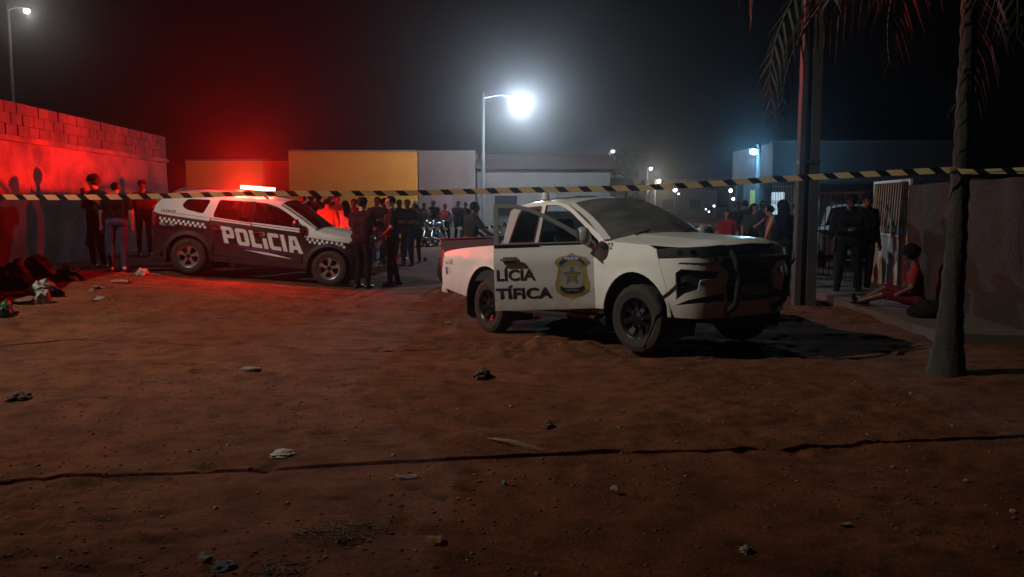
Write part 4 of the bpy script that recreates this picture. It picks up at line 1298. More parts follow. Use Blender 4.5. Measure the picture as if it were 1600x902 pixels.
def person(label, loc, heading, shirt='black', pants='darkjeans', skin=0, shoes='shoe', height=1.72, sleeve='short', hair='short', hat=None,
           lean=0.0, pelvis=None, legs=None, arms=None, head=(0, 0), build=1.0, skirt=False, shorts=False, face=True, group=None, vox=0.017, name='person', fingers=True):
    """heading: degrees, 0 faces away from the camera (+y). legs/arms: per side [(knee),(ankle)] / [(elbow),(wrist)] in the body frame (x right, y forward, z up)"""
    t = thing(name, label, 'person', loc, (0, 0, R(heading)), group)
    t.scale = [height / 1.75] * 3
    Hc = Vector(pelvis or (0, 0, .94))
    up_ = Vector((0, math.sin(R(lean)), math.cos(R(lean)))); fw = Vector((0, math.cos(R(lean)), -math.sin(R(lean)))); rt = Vector((1, 0, 0))
    T = lambda a, b, c: Hc + rt * a + fw * b + up_ * c
    prim = []
    def cap(a, b, ra, rb, tg): prim.append((Vector(a), Vector(b), ra, rb, tg))
    k = build
    cap(T(-.085 * k, 0, .02), T(.085 * k, 0, .02), .118 * k, .118 * k, 'pants')
    cap(T(-.065 * k, .01, .16), T(.065 * k, .01, .16), .112 * k, .112 * k, 'shirt')
    cap(T(-.085 * k, .01, .34), T(.085 * k, .01, .34), .118 * k, .118 * k, 'shirt')
    for s in (-1, 1):
        cap(T(s * .085 * k, .005, .10), T(s * .10 * k, .005, .36), .11 * k, .112 * k, 'shirt')
    cap(T(-.15 * k, -.01, .475), T(.15 * k, -.01, .475), .062, .062, 'shirt')
    cap(T(-.06, -.005, .50), T(.06, -.005, .50), .065, .065, 'shirt')
    cap(T(0, -.005, .50), T(0, .012, .59), .060, .055, 'skin')
    # head
    yaw, nod = head
    hr = Matrix.Rotation(R(-yaw), 3, 'Z') @ Matrix.Rotation(R(-nod), 3, 'X')
    hc = T(0, .03, .662)
    Hd = lambda a, b, c: hc + hr @ Vector((a, b, c))
    cap(Hd(0, -.02, .03), Hd(0, .015, .035), .080, .077, 'skin')
    cap(Hd(0, .02, -.02), Hd(0, .035, -.055), .063, .046, 'skin')
    cap(Hd(0, .09, .0), Hd(0, .106, -.02), .010, .015, 'skin')
    cap(Hd(-.025, .078, .022), Hd(.025, .078, .022), .016, .016, 'skin')
    for s in (-1, 1):
        cap(Hd(s * .078, -.005, .015), Hd(s * .081, -.012, -.015), .013, .011, 'skin')
    legs = legs or {}
    for s, key in ((-1, 'l'), (1, 'r')):
        kn, an = legs.get(key, ((s * .105, .03, .51), (s * .115, -.02, .09)))
        kn, an = Vector(kn), Vector(an)
        hp = T(s * .095 * k, 0, 0)
        th, sh = ('pants', 'skin') if shorts else ('pants', 'pants')
        cap(hp, hp.lerp(kn, .5), .096 * k, .085 * k, th)
        cap(hp.lerp(kn, .5), kn, .083 * k, .064, 'skin' if skirt else th)
        kk = 1.12 if not (shorts or skirt) else .95
        cap(kn, kn.lerp(an, .45), .060 * kk, .058 * kk, 'skin' if (shorts or skirt) else sh)
        cap(kn.lerp(an, .45), an, .056 * kk, .046 * kk, 'skin' if (shorts or skirt) else sh)
        fd = Vector((0, 1, 0)) if an.z < .2 else (an - kn).normalized().cross(Vector((-1, 0, 0)))
        dn = Vector((0, 0, -1)) if an.z < .2 else (an - kn).normalized()
        if an.z < .2 and (an - kn).normalized().z > -.5:          # leg lying on the ground: toes up
            fd = Vector((s * .3, .3, .9)); dn = (an - kn).normalized()
            cap(an + dn * .05, an + dn * .05 + fd * .14, .042, .036, 'shoe')
        else:
            cap(an + dn * .045 - fd * .05, an + dn * .045 + fd * .06, .044, .042, 'shoe')
            cap(an + dn * .045 + fd * .06, an + dn * .052 + fd * .17, .042, .035, 'shoe')
    if skirt:
        cap(T(0, 0, -.02), T(0, 0, -.42), .16, .19, 'shirt')
    arms = arms or {}
    hands = []
    for s, key in ((-1, 'l'), (1, 'r')):
        el, wr = arms.get(key, ((s * .27, -.03, .20), (s * .27, .05, -.05)))
        sh, el, wr = T(s * .195 * k, -.01, .465), T(*el), T(*wr)
        if sleeve == 'long':
            cap(sh, el, .062 * k, .052, 'shirt'); cap(el, wr, .050, .040, 'shirt')
        elif sleeve == 'none':
            cap(sh, el, .054, .043, 'skin'); cap(el, wr, .042, .030, 'skin')
        else:
            m_ = sh.lerp(el, .66)
            cap(sh, m_, .066 * k, .062 * k, 'shirt'); cap(m_, el, .047, .043, 'skin'); cap(el, wr, .043, .031, 'skin')
        d = (wr - el).normalized()
        pm = wr + d * .06
        cap(wr + d * .01, wr + d * .085, .030, .036, 'skin')
        hands.append((s, wr + d * .095, d, el))
    bm = bmesh.new()
    for p in prim:
        cap_mesh(bm, *p[:4])
    me = bpy.data.meshes.new('tmp'); bm.to_mesh(me); bm.free()
    ob = link(bpy.data.objects.new('tmp', me))
    md = ob.modifiers.new('r', 'REMESH'); md.mode = 'VOXEL'; md.voxel_size = vox
    ms = ob.modifiers.new('s', 'SMOOTH'); ms.factor = .5; ms.iterations = 3
    dg = bpy.context.evaluated_depsgraph_get()
    out = bpy.data.meshes.new_from_object(ob.evaluated_get(dg))
    bpy.data.objects.remove(ob); bpy.data.meshes.remove(me)
    nv, nf = len(out.vertices), len(out.polygons)
    # fingers rooted in the palm, part of the same mesh
    bm = bmesh.new(); bm.from_mesh(out)
    base_faces = len(bm.faces)
    if fingers:
        for (s, p, d, el) in hands:
            u = d.cross(Vector((0, 0, 1)) if abs(d.z) < .9 else Vector((0, 1, 0))).normalized(); v = d.cross(u).normalized()
            if abs(d.z) > .9: u, v = Vector((0, 1, 0)), Vector((s, 0, 0))
            for i, ln in enumerate((.062, .074, .078, .068)):
                o_ = p - d * .012 + u * (i - 1.5) * .0185
                tube(bm, [o_, o_ + d * ln * .5 - v * .004 * (1 + i % 2), o_ + d * ln - v * .02], [.010, .0095, .007], 6)
            o_ = p - d * .05 + u * -.034
            tube(bm, [o_, o_ - u * .022 + d * .025, o_ - u * .03 + d * .058], [.012, .011, .008], 6)
        for f in bm.faces: pass
    bm.to_mesh(out); bm.free()
    nf2 = len(out.polygons)
    cen = np.zeros(nf2 * 3); out.polygons.foreach_get('center', cen); cen = cen.reshape(-1, 3)
    tags = ['skin', 'shirt', 'pants', 'shoe']
    best = np.full(nf2, 1e9); idx = np.zeros(nf2, int)
    for (a, b, ra, rb, tg) in prim:
        a_, b_ = np.array(a), np.array(b); d = b_ - a_; L2 = max(d @ d, 1e-9)
        tt = np.clip(((cen - a_) @ d) / L2, 0, 1)
        sd = np.linalg.norm(cen - (a_ + tt[:, None] * d), axis=1) - (ra + (rb - ra) * tt)
        m_ = sd < best
        best[m_] = sd[m_]; idx[m_] = tags.index(tg)
    idx[nf:] = 0
    out.polygons.foreach_set('material_index', idx)
    out.polygons.foreach_set('use_smooth', np.ones(nf2, bool))
    out.name = 'body'
    for m_ in (SKIN[skin], C[shirt], C[pants], C[shoes]):
        out.materials.append(m_)
    body = link(bpy.data.objects.new('body', out)); body.parent = t
    # hair
    if hair:
        bm = bmesh.new()
        bmesh.ops.create_icosphere(bm, subdivisions=4 if hair in ('afro', 'long') else 3, radius=1)
        rad = {'short': (.087, .103, .096), 'afro': (.128, .132, .122), 'long': (.104, .115, .108), 'bun': (.098, .112, .103)}[hair]
        ctr = {'short': (0, -.014, .042), 'afro': (0, -.02, .065), 'long': (0, -.018, .04), 'bun': (0, -.016, .04)}[hair]
        dl_ = []
        for v in bm.verts:
            n = v.co.copy()
            bumpy = .10 if hair == 'afro' else .03
            q = 1 + bumpy * float(vnoise(np.array([n.x * 5 + n.z * 3]), np.array([n.y * 5 - n.z * 4]), 5)[0]) * 2
            p = Vector((n.x * rad[0] * q + ctr[0], n.y * rad[1] * q + ctr[1], n.z * rad[2] * q + ctr[2]))
            v.co = p
            if p.y > .055 and p.z < .075 and hair != 'afro': dl_.append(v)
            elif p.z < -.03 and hair in ('short', 'bun'): dl_.append(v)
            elif hair == 'afro' and p.y > .06 and p.z < .06: dl_.append(v)
            elif hair == 'long' and p.z < -.06: dl_.append(v)
        bmesh.ops.delete(bm, geom=dl_, context='VERTS')
        if hair == 'long':
            cap_mesh(bm, (0, -.075, 0), (0, -.115, -.30), .088, .07)
            cap_mesh(bm, (-.05, -.06, 0), (-.075, -.09, -.28), .06, .04); cap_mesh(bm, (.05, -.06, 0), (.075, -.09, -.28), .06, .04)
        if hair == 'bun':
            cap_mesh(bm, (0, -.12, .09), (0, -.13, .10), .05, .05)
        for v in bm.verts: v.co = hc + hr @ v.co
        finish('hair', bm, hair_mat, t, True)
    if hat:
        bm = bmesh.new()
        if hat == 'cap':
            lathe(bm, [(.001, .148), (.05, .146), (.085, .125), (.101, .085), (.102, .045)], 24, centre=(0, -.01, 0))
            rr = []
            for i in range(13):
                a = R(20 + 140 * i / 12)
                rr.append((bm.verts.new((.098 * math.cos(a), -.01 + .098 * math.sin(a), .062)), bm.verts.new((.092 * math.cos(a), .01 + .165 * math.sin(a), .048))))
            for a, b in zip(rr, rr[1:]): bm.faces.new((a[0], b[0], b[1], a[1]))
        else:
            bmesh.ops.create_icosphere(bm, subdivisions=3, radius=.135, matrix=Matrix.Translation((0, 0, .03)))
            bmesh.ops.delete(bm, geom=[v for v in bm.verts if v.co.z < -.07 or (v.co.y > .09 and v.co.z < .06)], context='VERTS')
        for v in bm.verts: v.co = hc + hr @ v.co
        finish('cap' if hat == 'cap' else 'helmet', bm, {'cap': C['black'], 'helmet': gloss_black, 'helmetw': mat('helmet_white', (.6, .6, .6), .3)}[hat], t, True, 50)
    if face:
        for s in (-1, 1):
            bm = bmesh.new(); bmesh.ops.create_uvsphere(bm, u_segments=8, v_segments=6, radius=.0125)
            for v in bm.verts: v.co = Hd(s * .031, .083, .004) + v.co
            finish('eye', bm, hair_mat, t, True)
        bm = bmesh.new(); cap_mesh(bm, (-.02, .078, -.052), (.02, .078, -.052), .007, .007, 8)
        for v in bm.verts: v.co = hc + hr @ v.co
        finish('mouth', bm, lip, t, True)
    return t, T, Hd

def belt(t, col_='black', z=.98):
    bm = bmesh.new()
    for (r_) in ((.0),):
        rings = lathe(bm, [(.1, z - .03), (.1, z + .03)], 24)
        for v in bm.verts:
            v.co.x *= 2.12; v.co.y *= 1.30
    finish('duty_belt', bm, mat('belt_leather', (.01, .01, .01), .3), t, True)
    bm = bmesh.new(); box(bm, .20, .25, -.05, .05, z - .20, z + .04); bevel(bm, .012); finish('holster', bm, mat('belt_leather', (.01, .01, .01), .3), t, True, 40)
    bm = bmesh.new(); box(bm, -.245, -.20, -.03, .03, z - .06, z + .06); bevel(bm, .01); finish('radio_pouch', bm, mat('belt_leather', (.01, .01, .01), .3), t, True, 40)

def place(px, Y):            # a spot on the ground seen in that column, Y metres away
    x = (px - 800) / 1330 * Y
    return (x, Y, tz(x, Y) if Y < 30 else gz(x, Y))

def shift():                 # weight on one leg, feet apart
    w = random.uniform(-.05, .05); f = random.uniform(-.08, .08)
    return {'l': ((-.11 + w, .04 + f * .5, .51), (-.13 + w * .4, f, .09)), 'r': ((.11 + w, .03 - f * .5, .51), (.13 + w * .4, -f, .09))}
# -- by the left wall
t, T, Hd = person('person with bushy hair holding a phone to the chin beside the block wall', place(152, 16.2), 165, 'charcoal', 'black', 0, 'shoew', 1.75, hair='afro', sleeve='short',
       arms={'r': ((.27, .02, .22), (.06, .20, .46)), 'l': ((-.26, .0, .20), (-.04, .20, .40))}, head=(10, 8))
box_obj('phone', (-.04, .04, -.006, .006, -.075, .075), gloss_black, t, .005).location = T(.02, .30, .50)
person('person in pale blue jeans and dark top left of the patrol car', place(183, 15.8), 20, 'black', 'jeans', 1, 'shoew', 1.66, hair='short', head=(-30, 10), lean=3,
       arms={'l': ((-.26, -.05, .20), (-.27, -.01, -.04))})
person('person in dark cap standing in shade behind the patrol car tail', place(226, 19.4), 200, 'black', 'charcoal', 2, height=1.72, hair='short', hat='cap')
# -- officers in front of the patrol car bonnet
t, T, Hd = person('police officer in black uniform and cap with back to the camera', place(566, 16.1), -25, 'black', 'black', 1, height=1.74, hair='short', hat='cap', build=1.06, sleeve='short',
       arms={'r': ((.27, .06, .20), (.12, .24, .12)), 'l': ((-.28, .04, .20), (-.13, .24, .14))}, vox=.014)
belt(t)
t, T, Hd = person('bareheaded officer in dark short sleeves facing the red light', place(613, 16.6), 98, 'black', 'black', 1, height=1.78, hair='short', build=1.05, sleeve='short',
       arms={'l': ((-.27, .02, .19), (-.22, .20, .02)), 'r': ((.28, -.03, .2), (.24, .16, .04))}, legs={'l': ((-.13, .05, .51), (-.17, .05, .09)), 'r': ((.12, .0, .51), (.16, -.10, .09))}, head=(-22, 2), vox=.014)
belt(t)
bm = bmesh.new(); tube(bm, [T(-.06, .115, .44), T(-.02, .135, .36), T(0, .135, .28), T(.02, .135, .36), T(.06, .115, .44)], .006, 6); box(bm, *(lambda p: (p.x - .03, p.x + .03, p.y - .004, p.y + .004, p.z - .045, p.z + .04))(T(0, .142, .24)))
finish('lanyard', bm, decal_white, t)

# -- crowd behind the bonnet
G1 = 'onlookers behind the patrol car bonnet'
crowd = [
    (474, 21.5, 150, 'black', 'darkjeans', 2, 1.66, 'short', 'onlooker in black behind the patrol car windscreen'),
    (488, 22.4, 200, 'charcoal', 'darkjeans', 0, 1.74, 'afro', 'onlooker with rounded hair in charcoal top, second from the windscreen'),
    (512, 21.0, 15, 'beige', 'beige', 1, 1.62, 'bun', 'onlooker in beige dress with hair tied up seen from behind'),
    (528, 22.6, 180, 'grey', 'darkjeans', 0, 1.70, 'short', 'onlooker in grey shirt right of the beige dress'),
    (541, 21.2, 20, 'white', 'blue', 1, 1.60, 'long', 'onlooker in white top and pale blue trousers behind the bonnet'),
    (555, 22.2, 170, 'darkred', 'black', 2, 1.66, 'short', 'onlooker in dark red shirt left of the capped officer'),
    (590, 21.6, 190, 'brown', 'darkjeans', 1, 1.76, 'short', 'onlooker in brown shirt between the two officers'),
    (500, 23.6, 175, 'green', 'darkjeans', 2, 1.72, 'short', 'onlooker in dark green farther back behind the bonnet'),
    (519, 24.2, 190, 'black', 'black', 0, 1.76, 'short', 'tall onlooker in black at the back behind the beige dress'),
    (602, 23.4, 165, 'charcoal', 'black', 2, 1.68, 'afro', 'onlooker with bushy hair in charcoal left of the bareheaded officer'),
    (624, 23.8, 200, 'black', 'darkjeans', 2, 1.72, 'short', 'onlooker in black just behind the bareheaded officer'),
    (650, 23.4, 170, 'grey', 'black', 0, 1.64, 'short', 'short onlooker in grey at the right end behind the officers'),
    (638, 22.0, 160, 'navy', 'darkjeans', 0, 1.74, 'short', 'onlooker in navy right of the bareheaded officer'),
]
for (px, Y, hd, sh, pa, sk, ht, hr_, lab) in crowd:
    person(lab, place(px, Y), hd, sh, pa, sk, height=ht, hair=hr_, skirt=sh == 'beige', face=False, group=G1, vox=.022, head=(random.uniform(-35, 35), random.uniform(-4, 12)), lean=random.uniform(-3, 6), legs=shift(),
           arms={'l': ((-.25, .06, .2), (-.02, .2, .2)), 'r': ((.25, .06, .2), (.03, .2, .22))} if hd > 100 else None)
far = [
    (696, 33, 175, 'white', 'black', 2, 1.62, 'short', 'onlooker in white shirt standing beside the parked motorcycles'),
    (716, 33.6, 185, 'charcoal', 'black', 2, 1.74, 'short', 'onlooker in dark clothes right of the white shirt'),
    (650, 34.6, 170, 'charcoal', 'black', 0, 1.72, 'short', 'onlooker in charcoal standing behind the left parked motorcycle'),
    (663, 34.0, 195, 'brown', 'darkjeans', 2, 1.66, 'short', 'onlooker in brown behind the middle parked motorcycle'),
    (679, 34.8, 165, 'black', 'black', 0, 1.76, 'short', 'tall onlooker in black behind the right parked motorcycle'),
    (738, 35.2, 185, 'grey', 'darkjeans', 0, 1.68, 'short', 'onlooker in grey farthest right before the pickup'),
    (728, 34.5, 160, 'navy', 'darkjeans', 0, 1.70, 'short', 'onlooker in navy near the pale lamp post'),
]
for (px, Y, hd, sh, pa, sk, ht, hr_, lab) in far:
    person(lab, place(px, Y), hd, sh, pa, sk, height=ht, hair=hr_, face=False, group='onlookers across the street', vox=.026, fingers=False, head=(random.uniform(-35, 35), random.uniform(-4, 12)), lean=random.uniform(-3, 6), legs=shift())

# -- right hand crowd
G2 = 'onlookers beyond the pickup bonnet'
crowd = [
    (1136, 19.0, 150, 'red', 'black', 1, 1.50, 'short', 'short onlooker in red at the left end of the right hand crowd'),
    (1150, 20.2, 190, 'black', 'darkjeans', 2, 1.68, 'short', 'onlooker in black beside the one in red'),
    (1164, 21.0, 10, 'charcoal', 'darkjeans', 0, 1.72, 'short', 'onlooker in charcoal with back turned below the blue lamp'),
    (1177, 19.6, 175, 'green', 'black', 1, 1.62, 'long', 'onlooker in dark green with long hair'),
    (1189, 20.6, 205, 'brown', 'black', 2, 1.70, 'short', 'onlooker in brown in the middle of the right crowd'),
    (1199, 18.8, 160, 'navy', 'darkjeans', 0, 1.64, 'short', 'onlooker in navy just left of the two in red'),
    (1207, 17.4, 60, 'red', 'black', 1, 1.60, 'short', 'onlooker in bright red shirt left of the long haired woman'),
    (1243, 17.0, -20, 'darkred', 'black', 1, 1.66, 'short', 'onlooker in dark red between the woman and the utility pole'),
]
for (px, Y, hd, sh, pa, sk, ht, hr_, lab) in crowd:
    person(lab, place(px, Y), hd, sh, pa, sk, height=ht, hair=hr_, face=hd > 90, group=G2, vox=.022, head=(random.uniform(-35, 35), random.uniform(-4, 12)), lean=random.uniform(-3, 6), legs=shift(),
           arms=random.choice([None, {'l': ((-.25, .06, .2), (-.02, .2, .2)), 'r': ((.25, .06, .2), (.03, .2, .22))}, {'r': ((.28, .10, .24), (.10, .26, .40))}]))
person('person with long black hair and black top seen from behind by the pole', place(1222, 15.0), 5, 'black', 'charcoal', 1, height=1.70, hair='long', sleeve='none', build=.95, face=False,
       arms={'l': ((-.28, .0, .18), (-.26, .12, -.02)), 'r': ((.28, -.02, .18), (.30, .02, -.08))})
# -- two officers by the gate
t, T, Hd = person('officer in black standing guard left of the iron gate', place(1327, 14.7), 170, 'black', 'black', 2, height=1.80, hair='short', hat='cap', build=1.12, sleeve='long',
       arms={'r': ((.30, .05, .19), (.08, .22, .20)), 'l': ((-.30, .05, .19), (-.06, .22, .22))}, legs={'l': ((-.14, .03, .5), (-.18, 0, .09)), 'r': ((.14, .03, .5), (.18, 0, .09))})
belt(t)
t, T, Hd = person('second officer in black closest to the gate bars', place(1350, 15.3), 195, 'black', 'black', 0, height=1.82, hair='short', hat='cap', build=1.12, sleeve='long')
belt(t)
# -- seated against the wall
sx, sy = 5.92, 12.35
person('person in red shirt sitting on the pavement against the rough wall', (sx, sy, .10), 66, 'red', 'darkred', 2, 'shoe', 1.72, hair='afro', lean=6, pelvis=(0, 0, .115), sleeve='short', head=(0, 24), shorts=True,
       legs={'l': ((-.14, .44, .20), (-.10, .80, .075)), 'r': ((.16, .42, .28), (.12, .74, .09))},
       arms={'l': ((-.27, .06, .22), (-.16, .30, .10)), 'r': ((.28, .06, .22), (.16, .30, .12))})
bm = bmesh.new(); bmesh.ops.create_icosphere(bm, subdivisions=4, radius=1)
for v in bm.verts:
    n = v.co.copy(); q = 1 + .3 * float(fbm(np.array([n.x * 2.2 + n.z]), np.array([n.y * 2.2 - n.z * 2]), 3, 8)[0])
    v.co = Vector((n.x * .26 * q, n.y * .20 * q, max(n.z, -.55) * .15 * q + .08))
bag = finish('black_bag', bm, mat('bag_black', (.010, .010, .010), .85, bump=(14, .8, .03), spec=.1), None, True)
bag.location = (5.62, 11.35, .10); tag(bag, 'lumpy black bag lying on the pavement near the seated person', 'bag')

# ================================================================== motorcycles
moto_metal = mat('moto_metal', (.16, .16, .17), .38, .8)
def motorcycle(label, loc, rot, tank, group=None):
    t = thing('motorcycle', label, 'motorcycle', loc, rot, group)
    tm = mat('tank_' + tank, {'red': (.25, .01, .012), 'black': (.008, .008, .01), 'blue': (.02, .03, .12), 'grey': (.12, .12, .13)}[tank], .25, coat=.5)
    for x in (-.63, .63):
        w = link(bpy.data.objects.new('wheel', None)); w.parent = t; w.location = (x, 0, .305); w.empty_display_size = .1
        bm = bmesh.new(); lathe(bm, [(.235, -.035), (.27, -.048), (.30, -.03), (.305, 0), (.30, .03), (.27, .048), (.235, .035)], 32, 'y'); recalc(bm); finish('tyre', bm, rubber, w, True)
        bm = bmesh.new(); lathe(bm, [(.235, -.034), (.222, -.02), (.222, .02), (.235, .034)], 32, 'y'); rim = finish('rim', bm, moto_metal, w, True)
        for k in range(14):
            a = 2 * math.pi * k / 14
            bm = bmesh.new(); tube(bm, [(.03 * math.cos(a + .5), .02 * (-1) ** k, .03 * math.sin(a + .5)), (.225 * math.cos(a), 0, .225 * math.sin(a))], .003, 4); finish('spoke', bm, moto_metal, rim)
        bm = bmesh.new(); lathe(bm, [(0, -.05), (.045, -.05), (.045, .05), (0, .05)], 14, 'y'); finish('hub', bm, moto_metal, w)
        bm = bmesh.new()
        rr = [[bm.verts.new((px, yy, pz)) for (px, pz) in arc(0, 0, .335, .335, 35, 150 if x > 0 else 140, 10)] for yy in (-.05, .05)]
        for k in range(10): bm.faces.new((rr[0][k], rr[0][k + 1], rr[1][k + 1], rr[1][k]))
        finish('mudguard', bm, tm, w, True)
    for s in (-1, 1):
        bm = bmesh.new(); tube(bm, [(.63, s * .07, .305), (.42, s * .07, .88)], [.02, .018], 8); finish('fork', bm, moto_metal, t, True)
        bm = bmesh.new(); tube(bm, [(-.63, s * .10, .32), (-.42, s * .11, .72)], [.022, .03], 8); finish('shock', bm, moto_metal, t, True)
        bm = bmesh.new(); tube(bm, [(-.63, s * .08, .30), (-.10, s * .07, .34)], .018, 6); finish('swing_arm', bm, steel_black, t)
        bm = bmesh.new(); tube(bm, [(.30, s * .30, 1.02), (.38, s * .42, 1.16)], .006, 6); m_ = finish('mirror_stalk', bm, steel_black, t)
        bm = bmesh.new(); bmesh.ops.create_uvsphere(bm, u_segments=10, v_segments=6, radius=1)
        for v in bm.verts: v.co = Vector((.37 + v.co.x * .015, s * .43 + v.co.y * .055, 1.18 + v.co.z * .035))
        finish('mirror', bm, gloss_black, m_, True)
    bm = bmesh.new(); tube(bm, [(.38, 0, .82), (.05, 0, .70), (-.45, 0, .70), (-.62, 0, .72)], .022, 8); tube(bm, [(.38, 0, .78), (.15, 0, .32), (-.15, 0, .30), (-.20, 0, .68)], .020, 8); finish('frame', bm, steel_black, t, True)
    bm = bmesh.new(); tube(bm, [(.28, -.36, 1.0), (.38, -.16, 1.03), (.40, 0, .97), (.38, .16, 1.03), (.28, .36, 1.0)], .013, 8); finish('handlebar', bm, moto_metal, t, True)
    bm = bmesh.new(); bmesh.ops.create_uvsphere(bm, u_segments=18, v_segments=12, radius=1)
    for v in bm.verts:
        x, y, z = v.co; v.co = Vector((.15 + x * .25, y * (.13 + .04 * x), .83 + z * .11 + .03 * x))
    finish('fuel_tank', bm, tm, t, True)
    box_obj('seat', (-.58, -.05, -.11, .11, .74, .83), C['shoe'], t, .035)
    box_obj('tail_unit', (-.76, -.50, -.08, .08, .70, .78), tm, t, .03)
    box_obj('tail_lamp', (-.80, -.765, -.06, .06, .70, .76), tail_red, t, .01)
    box_obj('engine', (-.12, .22, -.13, .13, .28, .50), moto_metal, t, .03)
    bm = bmesh.new(); lathe(bm, [(.07, -.0), (.085, .02), (.07, .04), (.085, .06), (.07, .08), (.085, .10), (.07, .12), (.06, .16)], 14, 'z', (.14, 0, .47)); finish('cylinder_head', bm, moto_metal, t)
    bm = bmesh.new(); tube(bm, [(.18, -.08, .52), (.32, -.12, .40), (.15, -.15, .25), (-.20, -.16, .26), (-.85, -.17, .38)], [.02, .02, .02, .035, .045], 10); finish('exhaust', bm, moto_metal, t, True)
    bm = bmesh.new(); lathe(bm, [(0, .10), (.085, .09), (.09, .06), (.07, -.03), (0, -.06)], 18, 'x', (.47, 0, .90)); finish('headlight', bm, moto_metal, t, True)
    bm = bmesh.new(); tube(bm, [(-.05, -.12, .30), (-.12, -.30, .0)], .012, 6); finish('kick_stand', bm, steel_black, t)
    return t
MG = 'motorcycles parked across the street'
def mc(lab, px, Y, rz, tank):
    p = place(px, Y); return motorcycle(lab, (p[0], p[1], p[2]), (R(-6), 0, R(rz)), tank, MG)
mc('motorcycle parked side-on behind the two officers', 580, 23.5, 8, 'black')
mc('dark motorcycle with red tank left in the parked row', 656, 31.5, 60, 'red')
mc('dark motorcycle in the middle of the parked row', 670, 31.8, 70, 'black')
mc('dark motorcycle nearest the white shirted onlooker', 684, 32.2, 65, 'grey')
mb = mc('motorcycle carrying a rider behind the pickup bed', 752, 17.0, 25, 'blue')
cz, sz = math.cos(R(25)), math.sin(R(25))
p = place(752, 17.0)
person('rider in dark top with orange shorts sitting on the motorcycle behind the pickup', (p[0] - .25 * cz, p[1] - .25 * sz, p[2] - .02), -65, 'charcoal', 'orange', 2, height=1.74, hair='short', pelvis=(0, 0, .90), lean=8, shorts=True, face=False,
       legs={'l': ((-.22, .36, .72), (-.24, .30, .36)), 'r': ((.22, .36, .72), (.24, .30, .36))}, arms={'l': ((-.28, .18, .24), (-.30, .48, .12)), 'r': ((.28, .18, .24), (.30, .48, .12))})
# ================================================================== palm by the right wall
bark = mat('palm_bark', (.05, .042, .034), .9, var=(6, (.022, .018, .015), .25), bump=(30, .6, .015))
frond_m = mat('palm_frond', (.016, .022, .009), .7, var=(5, (.026, .022, .01), .25))
palm = thing('palm_tree', 'palm tree with swollen base in front of the rough wall', 'palm tree', (4.18, 8.07, tz(4.18, 8.07)))
bm = bmesh.new()
prof = []
for i in range(46):
    z = -.1 + 4.3 * i / 45
    r_ = float(np.interp(z, [-.1, .0, .15, .4, .8, 1.4, 2.0, 3.2, 4.6], [.21, .185, .150, .120, .100, .086, .075, .064, .075]))
    r_ += .006 * (1 if i % 2 else -1)
    prof.append((r_, z))
lathe(bm, prof, 22, wob=lambda j, k: .006 * math.sin(k * 2.1 + j * .7))
for v in bm.verts:
    v.co.x += .02 * math.sin(v.co.z * .9) + .012 * v.co.z
trunk = finish('trunk', bm, bark, palm, True)
for k in range(17):
    a = 2 * math.pi * k / 17 + random.uniform(-.15, .15)
    el = random.uniform(.25, 1.1) if k % 3 else random.uniform(-.1, .3)
    L = random.uniform(2.5, 3.2)
    bm = bmesh.new()
    pts = []
    p = Vector((0, 0, 0)); e = el
    for i in range(15):
        pts.append(p.copy())
        p += Vector((math.cos(e), 0, math.sin(e))) * (L / 14)
        e -= .085 + .012 * i * (1.1 if el > .4 else .8)
    tube(bm, pts, [.024 * (1 - .85 * i / 14) + .002 for i in range(15)], 5)
    for i in range(2, 15):
        for sub in (0, .5):
            if i == 14 and sub: continue
            q = pts[i].lerp(pts[min(i + 1, 14)], sub)
            d = (pts[min(i + 1, 14)] - pts[i - 1]).normalized()
            ln = .62 * math.sin(math.pi * min(1, (i + sub) / 15 * .85 + .12)) * random.uniform(.8, 1.1)
            for s in (-1, 1):
                side_ = Vector((0, s, 0)) * .72 + d * .55 + Vector((0, 0, -.25 - random.uniform(0, .5)))
                side_.normalize()
                t1 = q + side_ * ln * .55; t2 = q + side_ * ln + Vector((0, 0, -ln * random.uniform(.25, .55)))
                w_ = d * .017
                v = [bm.verts.new(x) for x in (q - w_, q + w_, t1 + w_ * .9, t1 - w_ * .9, t2)]
                bm.faces.new(v[:4]); bm.faces.new((v[3], v[2], v[4]))
    o = finish('frond', bm, frond_m, palm)
    o.location = (.07, 0, 4.15); o.rotation_euler = (random.uniform(-.1, .1), 0, a)

